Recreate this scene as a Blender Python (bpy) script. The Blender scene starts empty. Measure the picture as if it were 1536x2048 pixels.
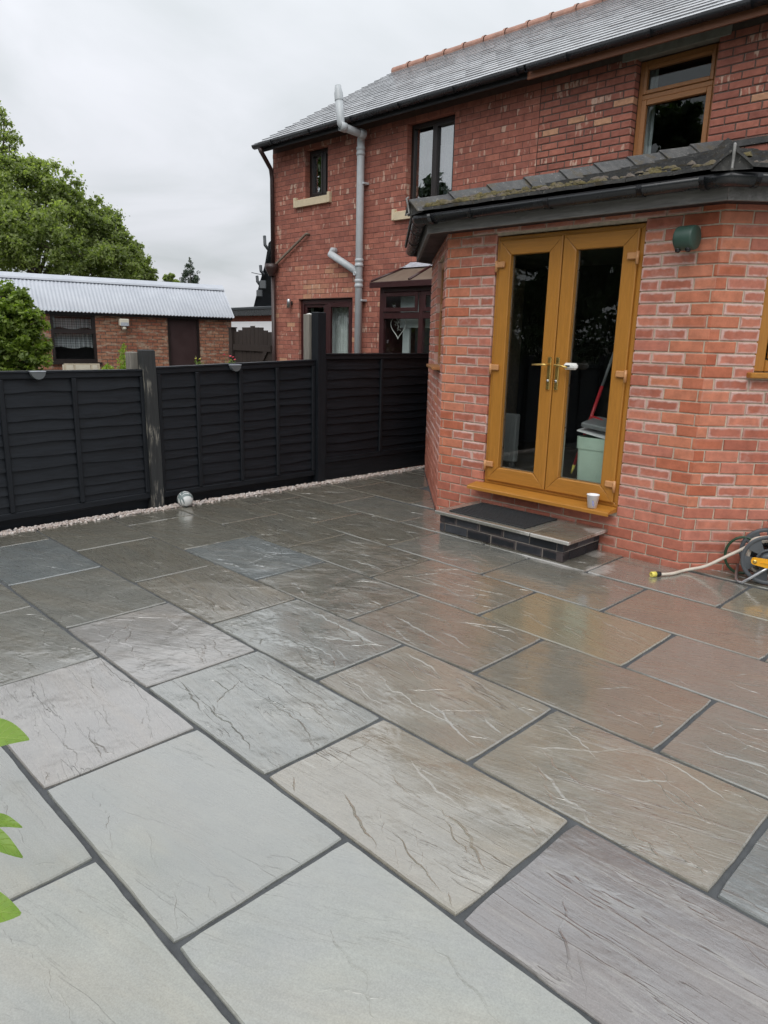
import bpy, math, random
import numpy as np
from mathutils import Vector, Matrix, noise

random.seed(7); RNG = np.random.default_rng(11)
scene = bpy.context.scene
col = scene.collection

# ------------------------------------------------------------------ camera
FPX, YAW, PITCH, ROLL, CAMH = 1426.81, 0.78240, 0.23677, -0.024658, 1.4685
_f = Vector((-math.sin(YAW)*math.cos(PITCH), math.cos(YAW)*math.cos(PITCH), -math.sin(PITCH)))
_r = _f.cross(Vector((0, 0, 1))).normalized(); _d = _f.cross(_r)
CR = math.cos(ROLL)*_r + math.sin(ROLL)*_d
CD = -math.sin(ROLL)*_r + math.cos(ROLL)*_d
CF = _f
CAM = Vector((0, 0, CAMH))
cam = bpy.data.cameras.new('camera'); camo = bpy.data.objects.new('camera', cam); col.objects.link(camo)
m = Matrix.Identity(4)
for i in range(3):
    m[i][0] = CR[i]; m[i][1] = -CD[i]; m[i][2] = -CF[i]; m[i][3] = CAM[i]
camo.matrix_world = m
cam.sensor_fit = 'HORIZONTAL'; cam.sensor_width = 36.0; cam.lens = FPX/1536*36.0
cam.clip_start = 0.05; cam.clip_end = 2000
scene.camera = camo

# ------------------------------------------------------------------ sky, sun, exposure
SUN_EL, SUN_AZ = math.radians(52), math.radians(150)      # azimuth from +Y towards +X
world = bpy.data.worlds.new('World'); scene.world = world; world.use_nodes = True
wt = world.node_tree; wt.nodes.clear()
def wn(t, **k):
    n = wt.nodes.new(t)
    for a, b in k.items(): setattr(n, a, b)
    return n
wo = wn('ShaderNodeOutputWorld'); bg = wn('ShaderNodeBackground'); bg.inputs['Strength'].default_value = 0.1
sky = wn('ShaderNodeTexSky', sky_type='NISHITA', sun_disc=False, sun_elevation=SUN_EL, sun_rotation=SUN_AZ, dust_density=3.0)
tc = wn('ShaderNodeTexCoord'); sep = wn('ShaderNodeSeparateXYZ')
wt.links.new(tc.outputs['Generated'], sep.inputs[0])
zc = wn('ShaderNodeMath', operation='MAXIMUM'); zc.inputs[1].default_value = 0.0; wt.links.new(sep.outputs['Z'], zc.inputs[0])
zp = wn('ShaderNodeMath', operation='ADD'); zp.inputs[1].default_value = 0.22; wt.links.new(zc.outputs[0], zp.inputs[0])
dv = wn('ShaderNodeVectorMath', operation='DIVIDE'); cz = wn('ShaderNodeCombineXYZ')
for i in range(3): wt.links.new(zp.outputs[0], cz.inputs[i])
wt.links.new(tc.outputs['Generated'], dv.inputs[0]); wt.links.new(cz.outputs[0], dv.inputs[1])
nz = wn('ShaderNodeTexNoise'); nz.inputs['Scale'].default_value = 1.7; nz.inputs['Detail'].default_value = 5.0
nz.inputs['Roughness'].default_value = 0.5; nz.inputs['Distortion'].default_value = 0.5
wt.links.new(dv.outputs[0], nz.inputs['Vector'])
cr = wn('ShaderNodeValToRGB')
cr.color_ramp.elements[0].position = 0.36; cr.color_ramp.elements[0].color = (5.5, 5.8, 6.0, 1)
cr.color_ramp.elements[1].position = 0.66; cr.color_ramp.elements[1].color = (7.0, 7.15, 7.55, 1)
wt.links.new(nz.outputs['Fac'], cr.inputs[0])
# an overcast dome brightens towards the zenith (CIE overcast sky, softened)
gr = wn('ShaderNodeMapRange'); gr.inputs['From Min'].default_value = 0.0; gr.inputs['From Max'].default_value = 1.0
gr.inputs['To Min'].default_value = 0.88; gr.inputs['To Max'].default_value = 2.0
wt.links.new(zc.outputs[0], gr.inputs['Value'])
gm = wn('ShaderNodeVectorMath', operation='SCALE'); wt.links.new(cr.outputs[0], gm.inputs[0]); wt.links.new(gr.outputs[0], gm.inputs['Scale'])
mx = wn('ShaderNodeMix', data_type='RGBA'); mx.inputs['Factor'].default_value = 0.94
wt.links.new(sky.outputs[0], mx.inputs['A']); wt.links.new(gm.outputs[0], mx.inputs['B'])
wt.links.new(mx.outputs['Result'], bg.inputs['Color']); wt.links.new(bg.outputs[0], wo.inputs[0])
sl = bpy.data.lights.new('sun', 'SUN'); so = bpy.data.objects.new('sun', sl); col.objects.link(so)
sl.energy = 1.5; sl.angle = math.radians(50); sl.color = (1.0, 0.97, 0.93)
sdir = Vector((math.sin(SUN_AZ)*math.cos(SUN_EL), math.cos(SUN_AZ)*math.cos(SUN_EL), math.sin(SUN_EL)))
so.rotation_euler = (-sdir).to_track_quat('-Z', 'Y').to_euler(); so.location = sdir*60
scene.view_settings.view_transform = 'Standard'; scene.view_settings.look = 'None'
scene.view_settings.exposure = 0.15; scene.view_settings.gamma = 1.0; scene.view_settings.use_curve_mapping = False
scene.render.engine = 'CYCLES'; scene.cycles.max_bounces = 8; scene.cycles.use_denoising = True; scene.cycles.use_adaptive_sampling = True; scene.cycles.adaptive_threshold = .025

# ------------------------------------------------------------------ pixel helpers (photo pixels -> places on known surfaces)
def ray(x, y): return CF + CR*((x-768)/FPX) + CD*((y-1024)/FPX)
def on_z(x, y, z=0.0): d = ray(x, y); return CAM + d*((z-CAM.z)/d.z)
def on_y(x, y, Y): d = ray(x, y); return CAM + d*(Y/d.y)
def on_x(x, y, X): d = ray(x, y); return CAM + d*(X/d.x)
def at_d(x, y, dist): return CAM + ray(x, y)*dist

# ------------------------------------------------------------------ materials
class NT:
    def __init__(s, name):
        s.m = bpy.data.materials.new(name); s.m.use_nodes = True; s.t = s.m.node_tree; s.t.nodes.clear()
        s.out = s.n('ShaderNodeOutputMaterial'); s.b = s.n('ShaderNodeBsdfPrincipled'); s.l(s.b.outputs[0], s.out.inputs[0])
    def n(s, t, **k):
        x = s.t.nodes.new(t)
        for a, b in k.items(): setattr(x, a, b)
        return x
    def l(s, a, b): s.t.links.new(a, b)
    def set(s, sock, v):
        if hasattr(v, 'is_output'): s.l(v, sock)
        elif isinstance(v, (tuple, list)) and len(v) == 3 and sock.type == 'RGBA': sock.default_value = (*v, 1)
        else: sock.default_value = v
    def P(s, **k):
        for a, v in k.items(): s.set(s.b.inputs[a.replace('_', ' ')], v)
    def coord(s, kind='Object', scale=(1, 1, 1), rnd=False):
        t = s.n('ShaderNodeTexCoord'); mp = s.n('ShaderNodeMapping'); mp.inputs['Scale'].default_value = scale
        v = t.outputs[kind]
        if rnd:
            oi = s.n('ShaderNodeObjectInfo'); a = s.n('ShaderNodeVectorMath', operation='SCALE'); a.inputs['Scale'].default_value = 3.7
            s.l(oi.outputs['Location'], a.inputs[0]); b = s.n('ShaderNodeVectorMath', operation='ADD')
            s.l(v, b.inputs[0]); s.l(a.outputs[0], b.inputs[1]); v = b.outputs[0]
        s.l(v, mp.inputs['Vector']); return mp.outputs[0]
    def pos(s, scale=(1, 1, 1)):
        g = s.n('ShaderNodeNewGeometry'); mp = s.n('ShaderNodeMapping'); mp.inputs['Scale'].default_value = scale
        s.l(g.outputs['Position'], mp.inputs['Vector']); return mp.outputs[0]
    def noise(s, v, scale, detail=4, rough=.55, dist=0.0):
        x = s.n('ShaderNodeTexNoise'); s.l(v, x.inputs['Vector']); x.inputs['Scale'].default_value = scale
        x.inputs['Detail'].default_value = detail; x.inputs['Roughness'].default_value = rough; x.inputs['Distortion'].default_value = dist
        return x.outputs['Fac']
    def rng(s, v, a, b, c=0.0, d=1.0, smooth=False):
        x = s.n('ShaderNodeMapRange'); s.l(v, x.inputs['Value'])
        if smooth: x.interpolation_type = 'SMOOTHSTEP'
        for k, q in zip(('From Min', 'From Max', 'To Min', 'To Max'), (a, b, c, d)): x.inputs[k].default_value = q
        return x.outputs[0]
    def math(s, op, a, b=None):
        x = s.n('ShaderNodeMath', operation=op); s.set(x.inputs[0], a)
        if b is not None: s.set(x.inputs[1], b)
        return x.outputs[0]
    def mix(s, f, a, b, mode='MIX'):
        x = s.n('ShaderNodeMix', data_type='RGBA', blend_type=mode); s.set(x.inputs['Factor'], f)
        s.set(x.inputs['A'], a); s.set(x.inputs['B'], b); return x.outputs['Result']
    def bump(s, h, strength=.3, dist=.01, normal=None):
        x = s.n('ShaderNodeBump'); s.l(h, x.inputs['Height']); x.inputs['Strength'].default_value = strength; x.inputs['Distance'].default_value = dist
        if normal is not None: s.l(normal, x.inputs['Normal'])
        return x.outputs[0]
    def attr(s, name):
        x = s.n('ShaderNodeAttribute', attribute_name=name); return x
MATS = {}
def simple(name, c, rough=.5, var=.25, scale=8, metal=0.0, bump=0.0, bscale=60, spec=.5, stretch=(1, 1, 1)):
    t = NT(name); v = t.coord('Object', stretch, rnd=True)
    f = t.noise(v, scale, 5, .6)
    f2 = t.rng(f, .25, .75, 1-var, 1+var)
    cc = t.n('ShaderNodeVectorMath', operation='SCALE'); cc.inputs[0].default_value = c; t.l(f2, cc.inputs['Scale'])
    t.P(Base_Color=cc.outputs[0], Metallic=metal, Specular_IOR_Level=spec)
    t.l(t.rng(f, .2, .8, max(.02, rough*.75), min(1, rough*1.25)), t.b.inputs['Roughness'])
    if bump: t.l(t.bump(t.noise(v, bscale, 4, .6), bump, .004), t.b.inputs['Normal'])
    MATS[name] = t.m; return t.m

def mat_slab():
    t = NT('riven_sandstone')
    oi = t.n('ShaderNodeObjectInfo')
    p = t.pos()
    # each slab has its own piece of stone: shift and turn by its random number
    sh = t.n('ShaderNodeCombineXYZ')
    t.l(t.math('MULTIPLY', oi.outputs['Random'], 61.0), sh.inputs[0]); t.l(t.math('MULTIPLY', oi.outputs['Random'], 137.0), sh.inputs[1])
    t.l(t.math('MULTIPLY', oi.outputs['Random'], 23.0), sh.inputs[2])
    ad = t.n('ShaderNodeVectorMath', operation='ADD'); t.l(p, ad.inputs[0]); t.l(sh.outputs[0], ad.inputs[1])
    rot = t.n('ShaderNodeVectorRotate', rotation_type='Z_AXIS'); t.l(ad.outputs[0], rot.inputs['Vector'])
    t.l(t.rng(oi.outputs['Random'], 0, 1, -.55, .15), rot.inputs['Angle'])
    mp = t.n('ShaderNodeMapping'); mp.inputs['Scale'].default_value = (.5, 3.6, 1); t.l(rot.outputs[0], mp.inputs['Vector'])
    rv = mp.outputs[0]
    riv = oi.outputs['Alpha']                         # how strongly this slab is riven
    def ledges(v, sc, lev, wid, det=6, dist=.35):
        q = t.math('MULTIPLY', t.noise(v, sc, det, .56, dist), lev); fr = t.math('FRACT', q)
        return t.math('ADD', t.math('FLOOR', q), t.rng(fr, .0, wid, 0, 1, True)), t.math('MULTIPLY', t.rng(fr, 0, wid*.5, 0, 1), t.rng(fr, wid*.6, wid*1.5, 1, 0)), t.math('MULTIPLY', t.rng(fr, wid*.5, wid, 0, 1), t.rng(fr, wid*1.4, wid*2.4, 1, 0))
    ter, ed1, glint1 = ledges(rv, .95, 6.0, .05)                              # broken ledges of the cleft face
    ter2, ed2, glint2 = ledges(rv, 2.1, 8.0, .08, 6, .5)
    patch = t.noise(ad.outputs[0], 1.7, 3, .5)
    g1 = t.rng(patch, .40, .60, .12, 1, True); gate = t.rng(t.noise(ad.outputs[0], 2.6, 4, .55), .46, .60, 0, 1, True)
    h = t.math('ADD', t.math('MULTIPLY', t.math('MULTIPLY', ter, .55), g1), t.math('MULTIPLY', t.math('MULTIPLY', ter2, .22), gate))
    mpg = t.n('ShaderNodeMapping'); mpg.inputs['Scale'].default_value = (1, 8, 1); t.l(rot.outputs[0], mpg.inputs['Vector'])
    grain = t.noise(mpg.outputs[0], 7, 7, .7, .5)
    gg = t.math('MULTIPLY', t.math('MULTIPLY', grain, .8), t.rng(patch, .35, .7, .25, 1))
    fine = t.noise(ad.outputs[0], 120, 4, .65); midn = t.noise(ad.outputs[0], 24, 5, .6)
    rv2 = t.rng(riv, 0, 1, .18, 1.15)
    h2 = t.math('MULTIPLY', t.math('ADD', h, gg), rv2)
    hh = t.math('ADD', h2, t.math('ADD', t.math('MULTIPLY', fine, .10), t.math('MULTIPLY', midn, .10)))
    hh = t.math('ADD', hh, t.math('MULTIPLY', t.noise(ad.outputs[0], 2.0, 2, .5), .45))
    nrm = t.bump(hh, 1.0, .0048)
    pale = t.math('MULTIPLY', t.math('MAXIMUM', t.math('MULTIPLY', glint1, g1), t.math('MULTIPLY', glint2, gate)), t.rng(riv, .3, .75, .05, .28))
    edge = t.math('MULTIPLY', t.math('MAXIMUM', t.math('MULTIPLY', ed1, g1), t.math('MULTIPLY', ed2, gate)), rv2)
    # colour: slab tint, bands of iron staining, fine speckle
    tint = oi.outputs['Color']
    band = t.noise(mp.outputs[0], 1.7, 5, .6, .7)
    c = t.mix(t.rng(band, .4, .75, 0, .35, True), tint, t.mix(1.0, tint, (1.15, .99, .82), 'MULTIPLY'))
    c = t.mix(t.math('MULTIPLY', edge, .5), c, t.mix(1.0, c, (.22, .21, .20), 'MULTIPLY'))   # shadow line under the ledges painted into the colour, with their dirt
    c = t.mix(pale, c, (.56, .55, .50))                                # sky glint on the ledge edges, painted as a pale line
    blot = t.noise(ad.outputs[0], 3.4, 6, .62)
    c = t.mix(1.0, c, t.mix(t.rng(blot, .3, .7), (.90, .91, .91), (1.07, 1.06, 1.04)), 'MULTIPLY')
    sp = t.rng(t.noise(ad.outputs[0], 210, 3, .7), .3, .7, .86, 1.13)
    k = t.n('ShaderNodeVectorMath', operation='SCALE'); t.l(c, k.inputs[0]); t.l(sp, k.inputs['Scale']); c = k.outputs[0]
    gs = t.rng(grain, .3, .75, .93, 1.07); k = t.n('ShaderNodeVectorMath', operation='SCALE'); t.l(c, k.inputs[0]); t.l(gs, k.inputs['Scale']); c = k.outputs[0]
    # cement wash left beside the step
    sx = t.n('ShaderNodeSeparateXYZ'); t.l(p, sx.inputs[0])
    def blob(cx, cy, rx, ry):
        a = t.math('POWER', t.math('DIVIDE', t.math('SUBTRACT', sx.outputs[0], cx), rx), 2.0)
        b = t.math('POWER', t.math('DIVIDE', t.math('SUBTRACT', sx.outputs[1], cy), ry), 2.0)
        d = t.math('SQRT', t.math('ADD', a, b))
        d = t.math('ADD', d, t.math('MULTIPLY', t.math('SUBTRACT', t.noise(p, 14, 5, .65), .5), 1.5))
        return t.rng(d, .55, 1.05, 1, 0, True)
    cem = t.math('MAXIMUM', blob(-2.52, 4.155, .30, .05), t.math('MAXIMUM', blob(-2.20, 4.27, .09, .18), blob(-2.42, 4.60, .10, .10)))
    c = t.mix(t.math('MULTIPLY', cem, .75), c, (.62, .60, .56))
    # rain film: covers most of the stone, drying on the open slabs nearest the camera
    dist = t.math('ADD', t.math('MULTIPLY', sx.outputs[1], 1.0), t.math('MULTIPLY', sx.outputs[0], -.55))
    wet = t.math('ADD', t.rng(dist, 1.5, 3.2, .10, .62), t.math('MULTIPLY', t.noise(ad.outputs[0], 1.6, 5, .6, .8), .8))
    wet = t.rng(wet, .44, .66, .0, 1, True)
    dk = t.n('ShaderNodeVectorMath', operation='SCALE'); t.l(c, dk.inputs[0]); t.l(t.rng(wet, 0, 1, 1.04, .78), dk.inputs['Scale'])
    t.P(Base_Color=dk.outputs[0], Roughness=t.rng(t.math('ADD', t.math('MULTIPLY', grain, .4), t.math('MULTIPLY', wet, -.35)), -.25, .3, .22, .55), Normal=nrm, Specular_IOR_Level=.75)
    t.P(Coat_Weight=wet, Coat_IOR=1.95, Coat_Roughness=t.rng(t.noise(ad.outputs[0], 3.1, 4, .6), .35, .65, .02, .09))
    nc = t.bump(hh, .6, .0028); t.l(nc, t.b.inputs['Coat Normal'])
    MATS['slab'] = t.m
def mat_brick(name, cols, effl, rough=.85):
    t = NT(name); a = t.attr('brick'); sp = t.n('ShaderNodeSeparateColor'); t.l(a.outputs['Color'], sp.inputs[0])
    cr = t.n('ShaderNodeValToRGB'); cr.color_ramp.interpolation = 'LINEAR'
    els = cr.color_ramp.elements
    while len(els) < len(cols): els.new(.5)
    for i, (pp, c) in enumerate(cols): els[i].position = pp; els[i].color = (*c, 1)
    t.l(sp.outputs[0], cr.inputs[0])
    p = t.pos(); c = cr.outputs[0]
    nb = t.noise(p, 16, 6, .65)
    k = t.n('ShaderNodeVectorMath', operation='SCALE'); t.l(c, k.inputs[0]); t.l(t.rng(nb, .25, .75, .72, 1.22), k.inputs['Scale']); c = k.outputs[0]
    spk = t.noise(p, 160, 3, .7)
    c = t.mix(t.rng(spk, .58, .8, 0, .45), c, t.mix(1.0, c, (.45, .42, .42), 'MULTIPLY'))
    uv = t.n('ShaderNodeUVMap'); uv.uv_map = 'UVMap'; su = t.n('ShaderNodeSeparateXYZ'); t.l(uv.outputs[0], su.inputs[0])
    du = t.math('MULTIPLY', t.math('MINIMUM', su.outputs[0], t.math('SUBTRACT', 1.0, su.outputs[0])), .215)
    dvv = t.math('MULTIPLY', t.math('MINIMUM', su.outputs[1], t.math('SUBTRACT', 1.0, su.outputs[1])), .068)
    # rounded-rectangle distance from the rim
    e = t.n('ShaderNodeMath', operation='SMOOTH_MIN'); t.l(du, e.inputs[0]); t.l(dvv, e.inputs[1]); e.inputs[2].default_value = .012
    wob = t.math('ADD', e.outputs[0], t.math('MULTIPLY', t.math('SUBTRACT', t.noise(p, 26, 4, .6), .5), .032))
    ring = t.rng(wob, .002, .018, 1, 0, True)
    lump = t.rng(t.noise(p, 9, 5, .6), .5, .72, 0, 1, True)
    # salts gather in drifts over the wall
    drift = t.rng(t.noise(p, 1.5, 3, .5), .30, .52, .3, 1, True)
    ef = t.math('MULTIPLY', t.math('MULTIPLY', ring, t.rng(sp.outputs[1], .12, .6, 0, 1, True)), t.math('MULTIPLY', drift, effl))
    ef = t.math('MAXIMUM', ef, t.math('MULTIPLY', lump, t.math('MULTIPLY', t.rng(sp.outputs[1], .55, 1, 0, .5), effl)))
    c = t.mix(t.math('MULTIPLY', ef, .8), c, (.64, .47, .43))
    # cream patches of old lime and paint on some bricks
    lp = t.math('MULTIPLY', t.rng(sp.outputs[2], .4, .9, .25, .85), t.rng(t.noise(t.pos((1.6, 1, .45)), 10, 3, .6), .53, .60, 0, 1))
    lp = t.math('MULTIPLY', lp, t.math('GREATER_THAN', sp.outputs[2], .3)); c = t.mix(lp, c, (.62, .46, .36))
    t.P(Base_Color=c, Roughness=rough, Specular_IOR_Level=.25)
    hb = t.math('ADD', t.math('MULTIPLY', nb, .7), t.math('MULTIPLY', spk, .5))
    t.l(t.bump(hb, .7, .004), t.b.inputs['Normal'])
    MATS[name] = t.m
def mat_masonry(name, base, c2, mortar, w=.225, h=.075, lime=.5):
    """brickwork too far away to pick apart"""
    t = NT(name); uv = t.n('ShaderNodeUVMap'); uv.uv_map = 'UVMap'
    b = t.n('ShaderNodeTexBrick'); t.l(uv.outputs[0], b.inputs['Vector'])
    b.inputs['Scale'].default_value = 1.0; b.inputs['Brick Width'].default_value = w; b.inputs['Row Height'].default_value = h
    b.inputs['Mortar Size'].default_value = .009; b.inputs['Color1'].default_value = (*base, 1); b.inputs['Color2'].default_value = (*c2, 1); b.inputs['Mortar'].default_value = (*mortar, 1)
    p = t.pos()
    f = t.rng(t.noise(t.pos((1, 1, 3.2)), 4, 6, .72), .50, .60, 0, lime, True)
    c = t.mix(f, b.outputs[0], (.40, .31, .23))
    k = t.n('ShaderNodeVectorMath', operation='SCALE'); t.l(c, k.inputs[0]); t.l(t.rng(t.noise(p, 22, 5, .7), .3, .7, .65, 1.25), k.inputs['Scale'])
    t.P(Base_Color=k.outputs[0], Roughness=.9, Specular_IOR_Level=.2)
    t.l(t.bump(b.outputs['Fac'], -.6, .01), t.b.inputs['Normal']); MATS[name] = t.m
def mat_wood(name, c, rough=.6, axis=0, var=.35, worn=None, coat=0.0, grain=1.0, spec=.5):
    t = NT(name); sc = [14, 14, 14]; sc[axis] = 1.2
    v = t.coord('Object', tuple(sc), rnd=True)
    g = t.noise(v, 3.0*grain, 6, .65, .6)
    k = t.n('ShaderNodeVectorMath', operation='SCALE'); k.inputs[0].default_value = c; t.l(t.rng(g, .25, .75, 1-var, 1+var), k.inputs['Scale']); cc = k.outputs[0]
    if worn:
        sc2 = [30, 30, 30]; sc2[axis] = 4
        w = t.noise(t.coord('Object', tuple(sc2), rnd=True), 1.5, 5, .7)
        big = t.noise(t.coord('Object', (3, 3, 3), rnd=True), 1.0, 3, .6)
        f = t.math('MULTIPLY', t.rng(w, .5, .62, 0, 1, True), t.rng(big, .44, .60, 0, 1, True))
        cc = t.mix(t.math('MULTIPLY', f, worn[1]), cc, worn[0])
    t.P(Base_Color=cc, Roughness=rough, Coat_Weight=coat, Coat_Roughness=.2, Specular_IOR_Level=spec)
    t.l(t.bump(g, .35, .004), t.b.inputs['Normal']); MATS[name] = t.m
def mat_leaf(name, dark, light, trans=.35, yellow=None):
    t = NT(name); a = t.attr('leaf'); c = t.mix(a.outputs['Fac'], dark, light)
    t.P(Base_Color=c, Roughness=.45, Specular_IOR_Level=.4)
    tr = t.n('ShaderNodeBsdfTranslucent'); t.l(t.mix(1.0, c, (1.5, 1.7, .6), 'MULTIPLY'), tr.inputs[0])
    ms = t.n('ShaderNodeMixShader'); ms.inputs[0].default_value = trans
    t.l(t.b.outputs[0], ms.inputs[1]); t.l(tr.outputs[0], ms.inputs[2]); t.l(ms.outputs[0], t.out.inputs[0]); MATS[name] = t.m
def mat_glass(name, tint=(.9, .93, .92), refl=1.0, rough=0.0, wav=.02):
    t = NT(name); t.t.nodes.remove(t.b)
    tr = t.n('ShaderNodeBsdfTransparent'); tr.inputs[0].default_value = (*tint, 1)
    gl = t.n('ShaderNodeBsdfGlossy'); gl.inputs['Roughness'].default_value = rough
    fr = t.n('ShaderNodeFresnel'); ge = t.n('ShaderNodeNewGeometry'); t.l(t.rng(ge.outputs['Backfacing'], 0, 1, 1.52, 1/1.52), fr.inputs['IOR'])
    nb = t.bump(t.noise(t.coord('Object', (1, 1, 1), rnd=True), 1.3, 2, .5), wav, .02); t.l(nb, gl.inputs['Normal'])
    f = t.math('MINIMUM', t.math('MULTIPLY', fr.outputs[0], 1.05*refl), 1.0)
    ms = t.n('ShaderNodeMixShader'); t.l(f, ms.inputs[0]); t.l(tr.outputs[0], ms.inputs[1]); t.l(gl.outputs[0], ms.inputs[2])
    t.l(ms.outputs[0], t.out.inputs[0]); MATS[name] = t.m

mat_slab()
BAYC = [(0, (.37, .120, .078)), (.3, (.46, .165, .112)), (.6, (.50, .19, .135)), (.85, (.55, .21, .125)), (1, (.42, .122, .066))]
mat_brick('brick_bay', BAYC, 1.0)
HC = [(0, (.26, .098, .075)), (.35, (.335, .125, .092)), (.7, (.38, .142, .102)), (.93, (.43, .17, .12)), (1, (.53, .29, .18))]
mat_brick('brick_house', HC, .10)
MATS['brick_blue'] = None
mat_brick('brick_blue', [(0, (.018, .02, .024)), (.5, (.035, .038, .045)), (1, (.075, .08, .09))], .12, .45)
mat_masonry('masonry_garage', (.30, .11, .07), (.40, .19, .115), (.13, .10, .08), lime=.8)
mat_masonry('masonry_red', (.33, .09, .06), (.28, .08, .05), (.22, .12, .09), lime=.1)
simple('mortar_bay', (.55, .47, .37), .95, .25, 30, bump=.5, bscale=150)
simple('mortar_ours', (.11, .085, .072), .95, .3, 20, bump=.5, bscale=150)
simple('mortar_neighbour', (.105, .055, .044), .95, .3, 12, bump=.4, bscale=150)
simple('mortar_step', (.28, .25, .22), .95, .3, 20, bump=.4, bscale=150)
simple('joint_fill', (.085, .09, .094), .95, .3, 12, bump=.6, bscale=220, spec=.1)
simple('plaster', (.14, .13, .12), .9, .1, 4)
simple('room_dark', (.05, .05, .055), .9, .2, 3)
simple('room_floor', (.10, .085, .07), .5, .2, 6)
mat_wood('fence_black', (.0095, .0118, .0155), .5, 1, .5, spec=.28)
mat_wood('fence_black_up', (.0095, .0116, .015), .55, 2, .4, spec=.28)
mat_wood('post_worn', (.024, .026, .027), .7, 2, .4, ((.24, .225, .19), .95))
mat_wood('post_grey', (.20, .185, .16), .85, 2, .4)
mat_wood('oak_up', (.40, .175, .028), .38, 2, .16, grain=1.4)
mat_wood('oak_across', (.40, .175, .028), .38, 0, .16, grain=1.4)
mat_wood('oak_pale_up', (.33, .145, .05), .42, 2, .15, grain=1.4)
mat_wood('oak_pale_across', (.33, .145, .05), .42, 0, .15, grain=1.4)
mat_wood('hinge_oak', (.52, .26, .11), .4, 2, .06)
mat_wood('fascia_grey', (.17, .165, .16), .75, 0, .45, ((.25, .245, .24), .5))
mat_wood('fascia_brown', (.24, .10, .055), .55, 0, .2)
mat_wood('gate_brown', (.028, .019, .015), .7, 2, .4)
simple('gutter_black', (.018, .02, .023), .28, .2, 6)
simple('black_paint', (.014, .014, .016), .5, .2, 6)
simple('rosewood', (.042, .012, .013), .35, .2, 10)
simple('dark_upvc', (.022, .016, .015), .35, .2, 10)
simple('door_maroon', (.045, .024, .024), .5, .15, 4)
simple('cream_sill', (.62, .52, .36), .7, .12, 12, bump=.2)
simple('concrete', (.26, .26, .23), .85, .25, 14, bump=.4)
simple('pipe_grey', (.46, .49, .51), .38, .1, 10)
simple('pipe_brown', (.045, .026, .024), .4, .2, 10)
simple('waste_pipe', (.16, .12, .09), .5, .25, 12)
simple('lead', (.42, .45, .50), .45, .2, 14, bump=.3, bscale=30)
simple('brass', (.62, .43, .14), .28, .1, 10, metal=.9)
simple('white_plastic', (.75, .75, .72), .35, .06, 10)
simple('cream_plastic', (.70, .66, .55), .4, .08, 10)
simple('light_green', (.035, .075, .058), .45, .12, 10)
simple('dark_lens', (.01, .01, .012), .12, .1, 10)
simple('mat_rubber', (.018, .019, .021), .8, .4, 60, bump=.8, bscale=160)
simple('reel_grey', (.085, .095, .105), .42, .15, 10)
simple('reel_dark', (.012, .013, .014), .6, .2, 10)
simple('yellow_plastic', (.80, .38, .012), .35, .06, 10)
simple('hose_cream', (.58, .52, .44), .4, .1, 20)
simple('hose_yellow', (.72, .62, .12), .4, .1, 20)
simple('hose_green', (.02, .06, .03), .4, .2, 20)
simple('steel', (.50, .51, .52), .3, .1, 10, metal=.9)
simple('iron_strap', (.24, .235, .225), .6, .3, 30, metal=.3)
simple('paper_white', (.82, .82, .84), .6, .03, 10)
simple('print_blue', (.30, .33, .62), .6, .1, 10)
simple('ball_white', (.68, .69, .68), .45, .12, 30)
simple('ball_grey', (.16, .20, .20), .5, .2, 20)
simple('bin_green', (.48, .62, .52), .4, .08, 6)
simple('red_plastic', (.50, .035, .045), .35, .1, 6)
simple('grey_plastic', (.20, .21, .22), .4, .15, 8)
simple('appliance', (.50, .52, .53), .35, .08, 4)
simple('curtain', (.62, .66, .66), .85, .12, 9)
simple('net_curtain', (.50, .50, .52), .9, .3, 40)
simple('blind', (.46, .50, .51), .8, .06, 5)
simple('bark', (.09, .07, .05), .9, .35, 14, bump=.8, bscale=40)
simple('ridge_tile', (.38, .21, .16), .8, .3, 8, bump=.4, bscale=40)
simple('solar_plastic', (.10, .11, .115), .4, .15, 10)
simple('timber_cream', (.55, .48, .36), .7, .12, 14)
simple('far_slate', (.035, .042, .048), .5, .3, 8)
simple('flower_red', (.6, .06, .09), .6, .1, 8)
simple('stem_green', (.09, .14, .03), .6, .2, 8)
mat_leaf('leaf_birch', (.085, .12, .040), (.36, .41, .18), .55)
mat_leaf('leaf_dark', (.022, .042, .016), (.07, .11, .035))
mat_leaf('leaf_conifer', (.022, .042, .028), (.06, .09, .05), .15)
mat_leaf('leaf_laurel', (.05, .09, .016), (.27, .35, .075), .45)
mat_leaf('leaf_lime', (.14, .24, .03), (.32, .42, .07), .4)
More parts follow.
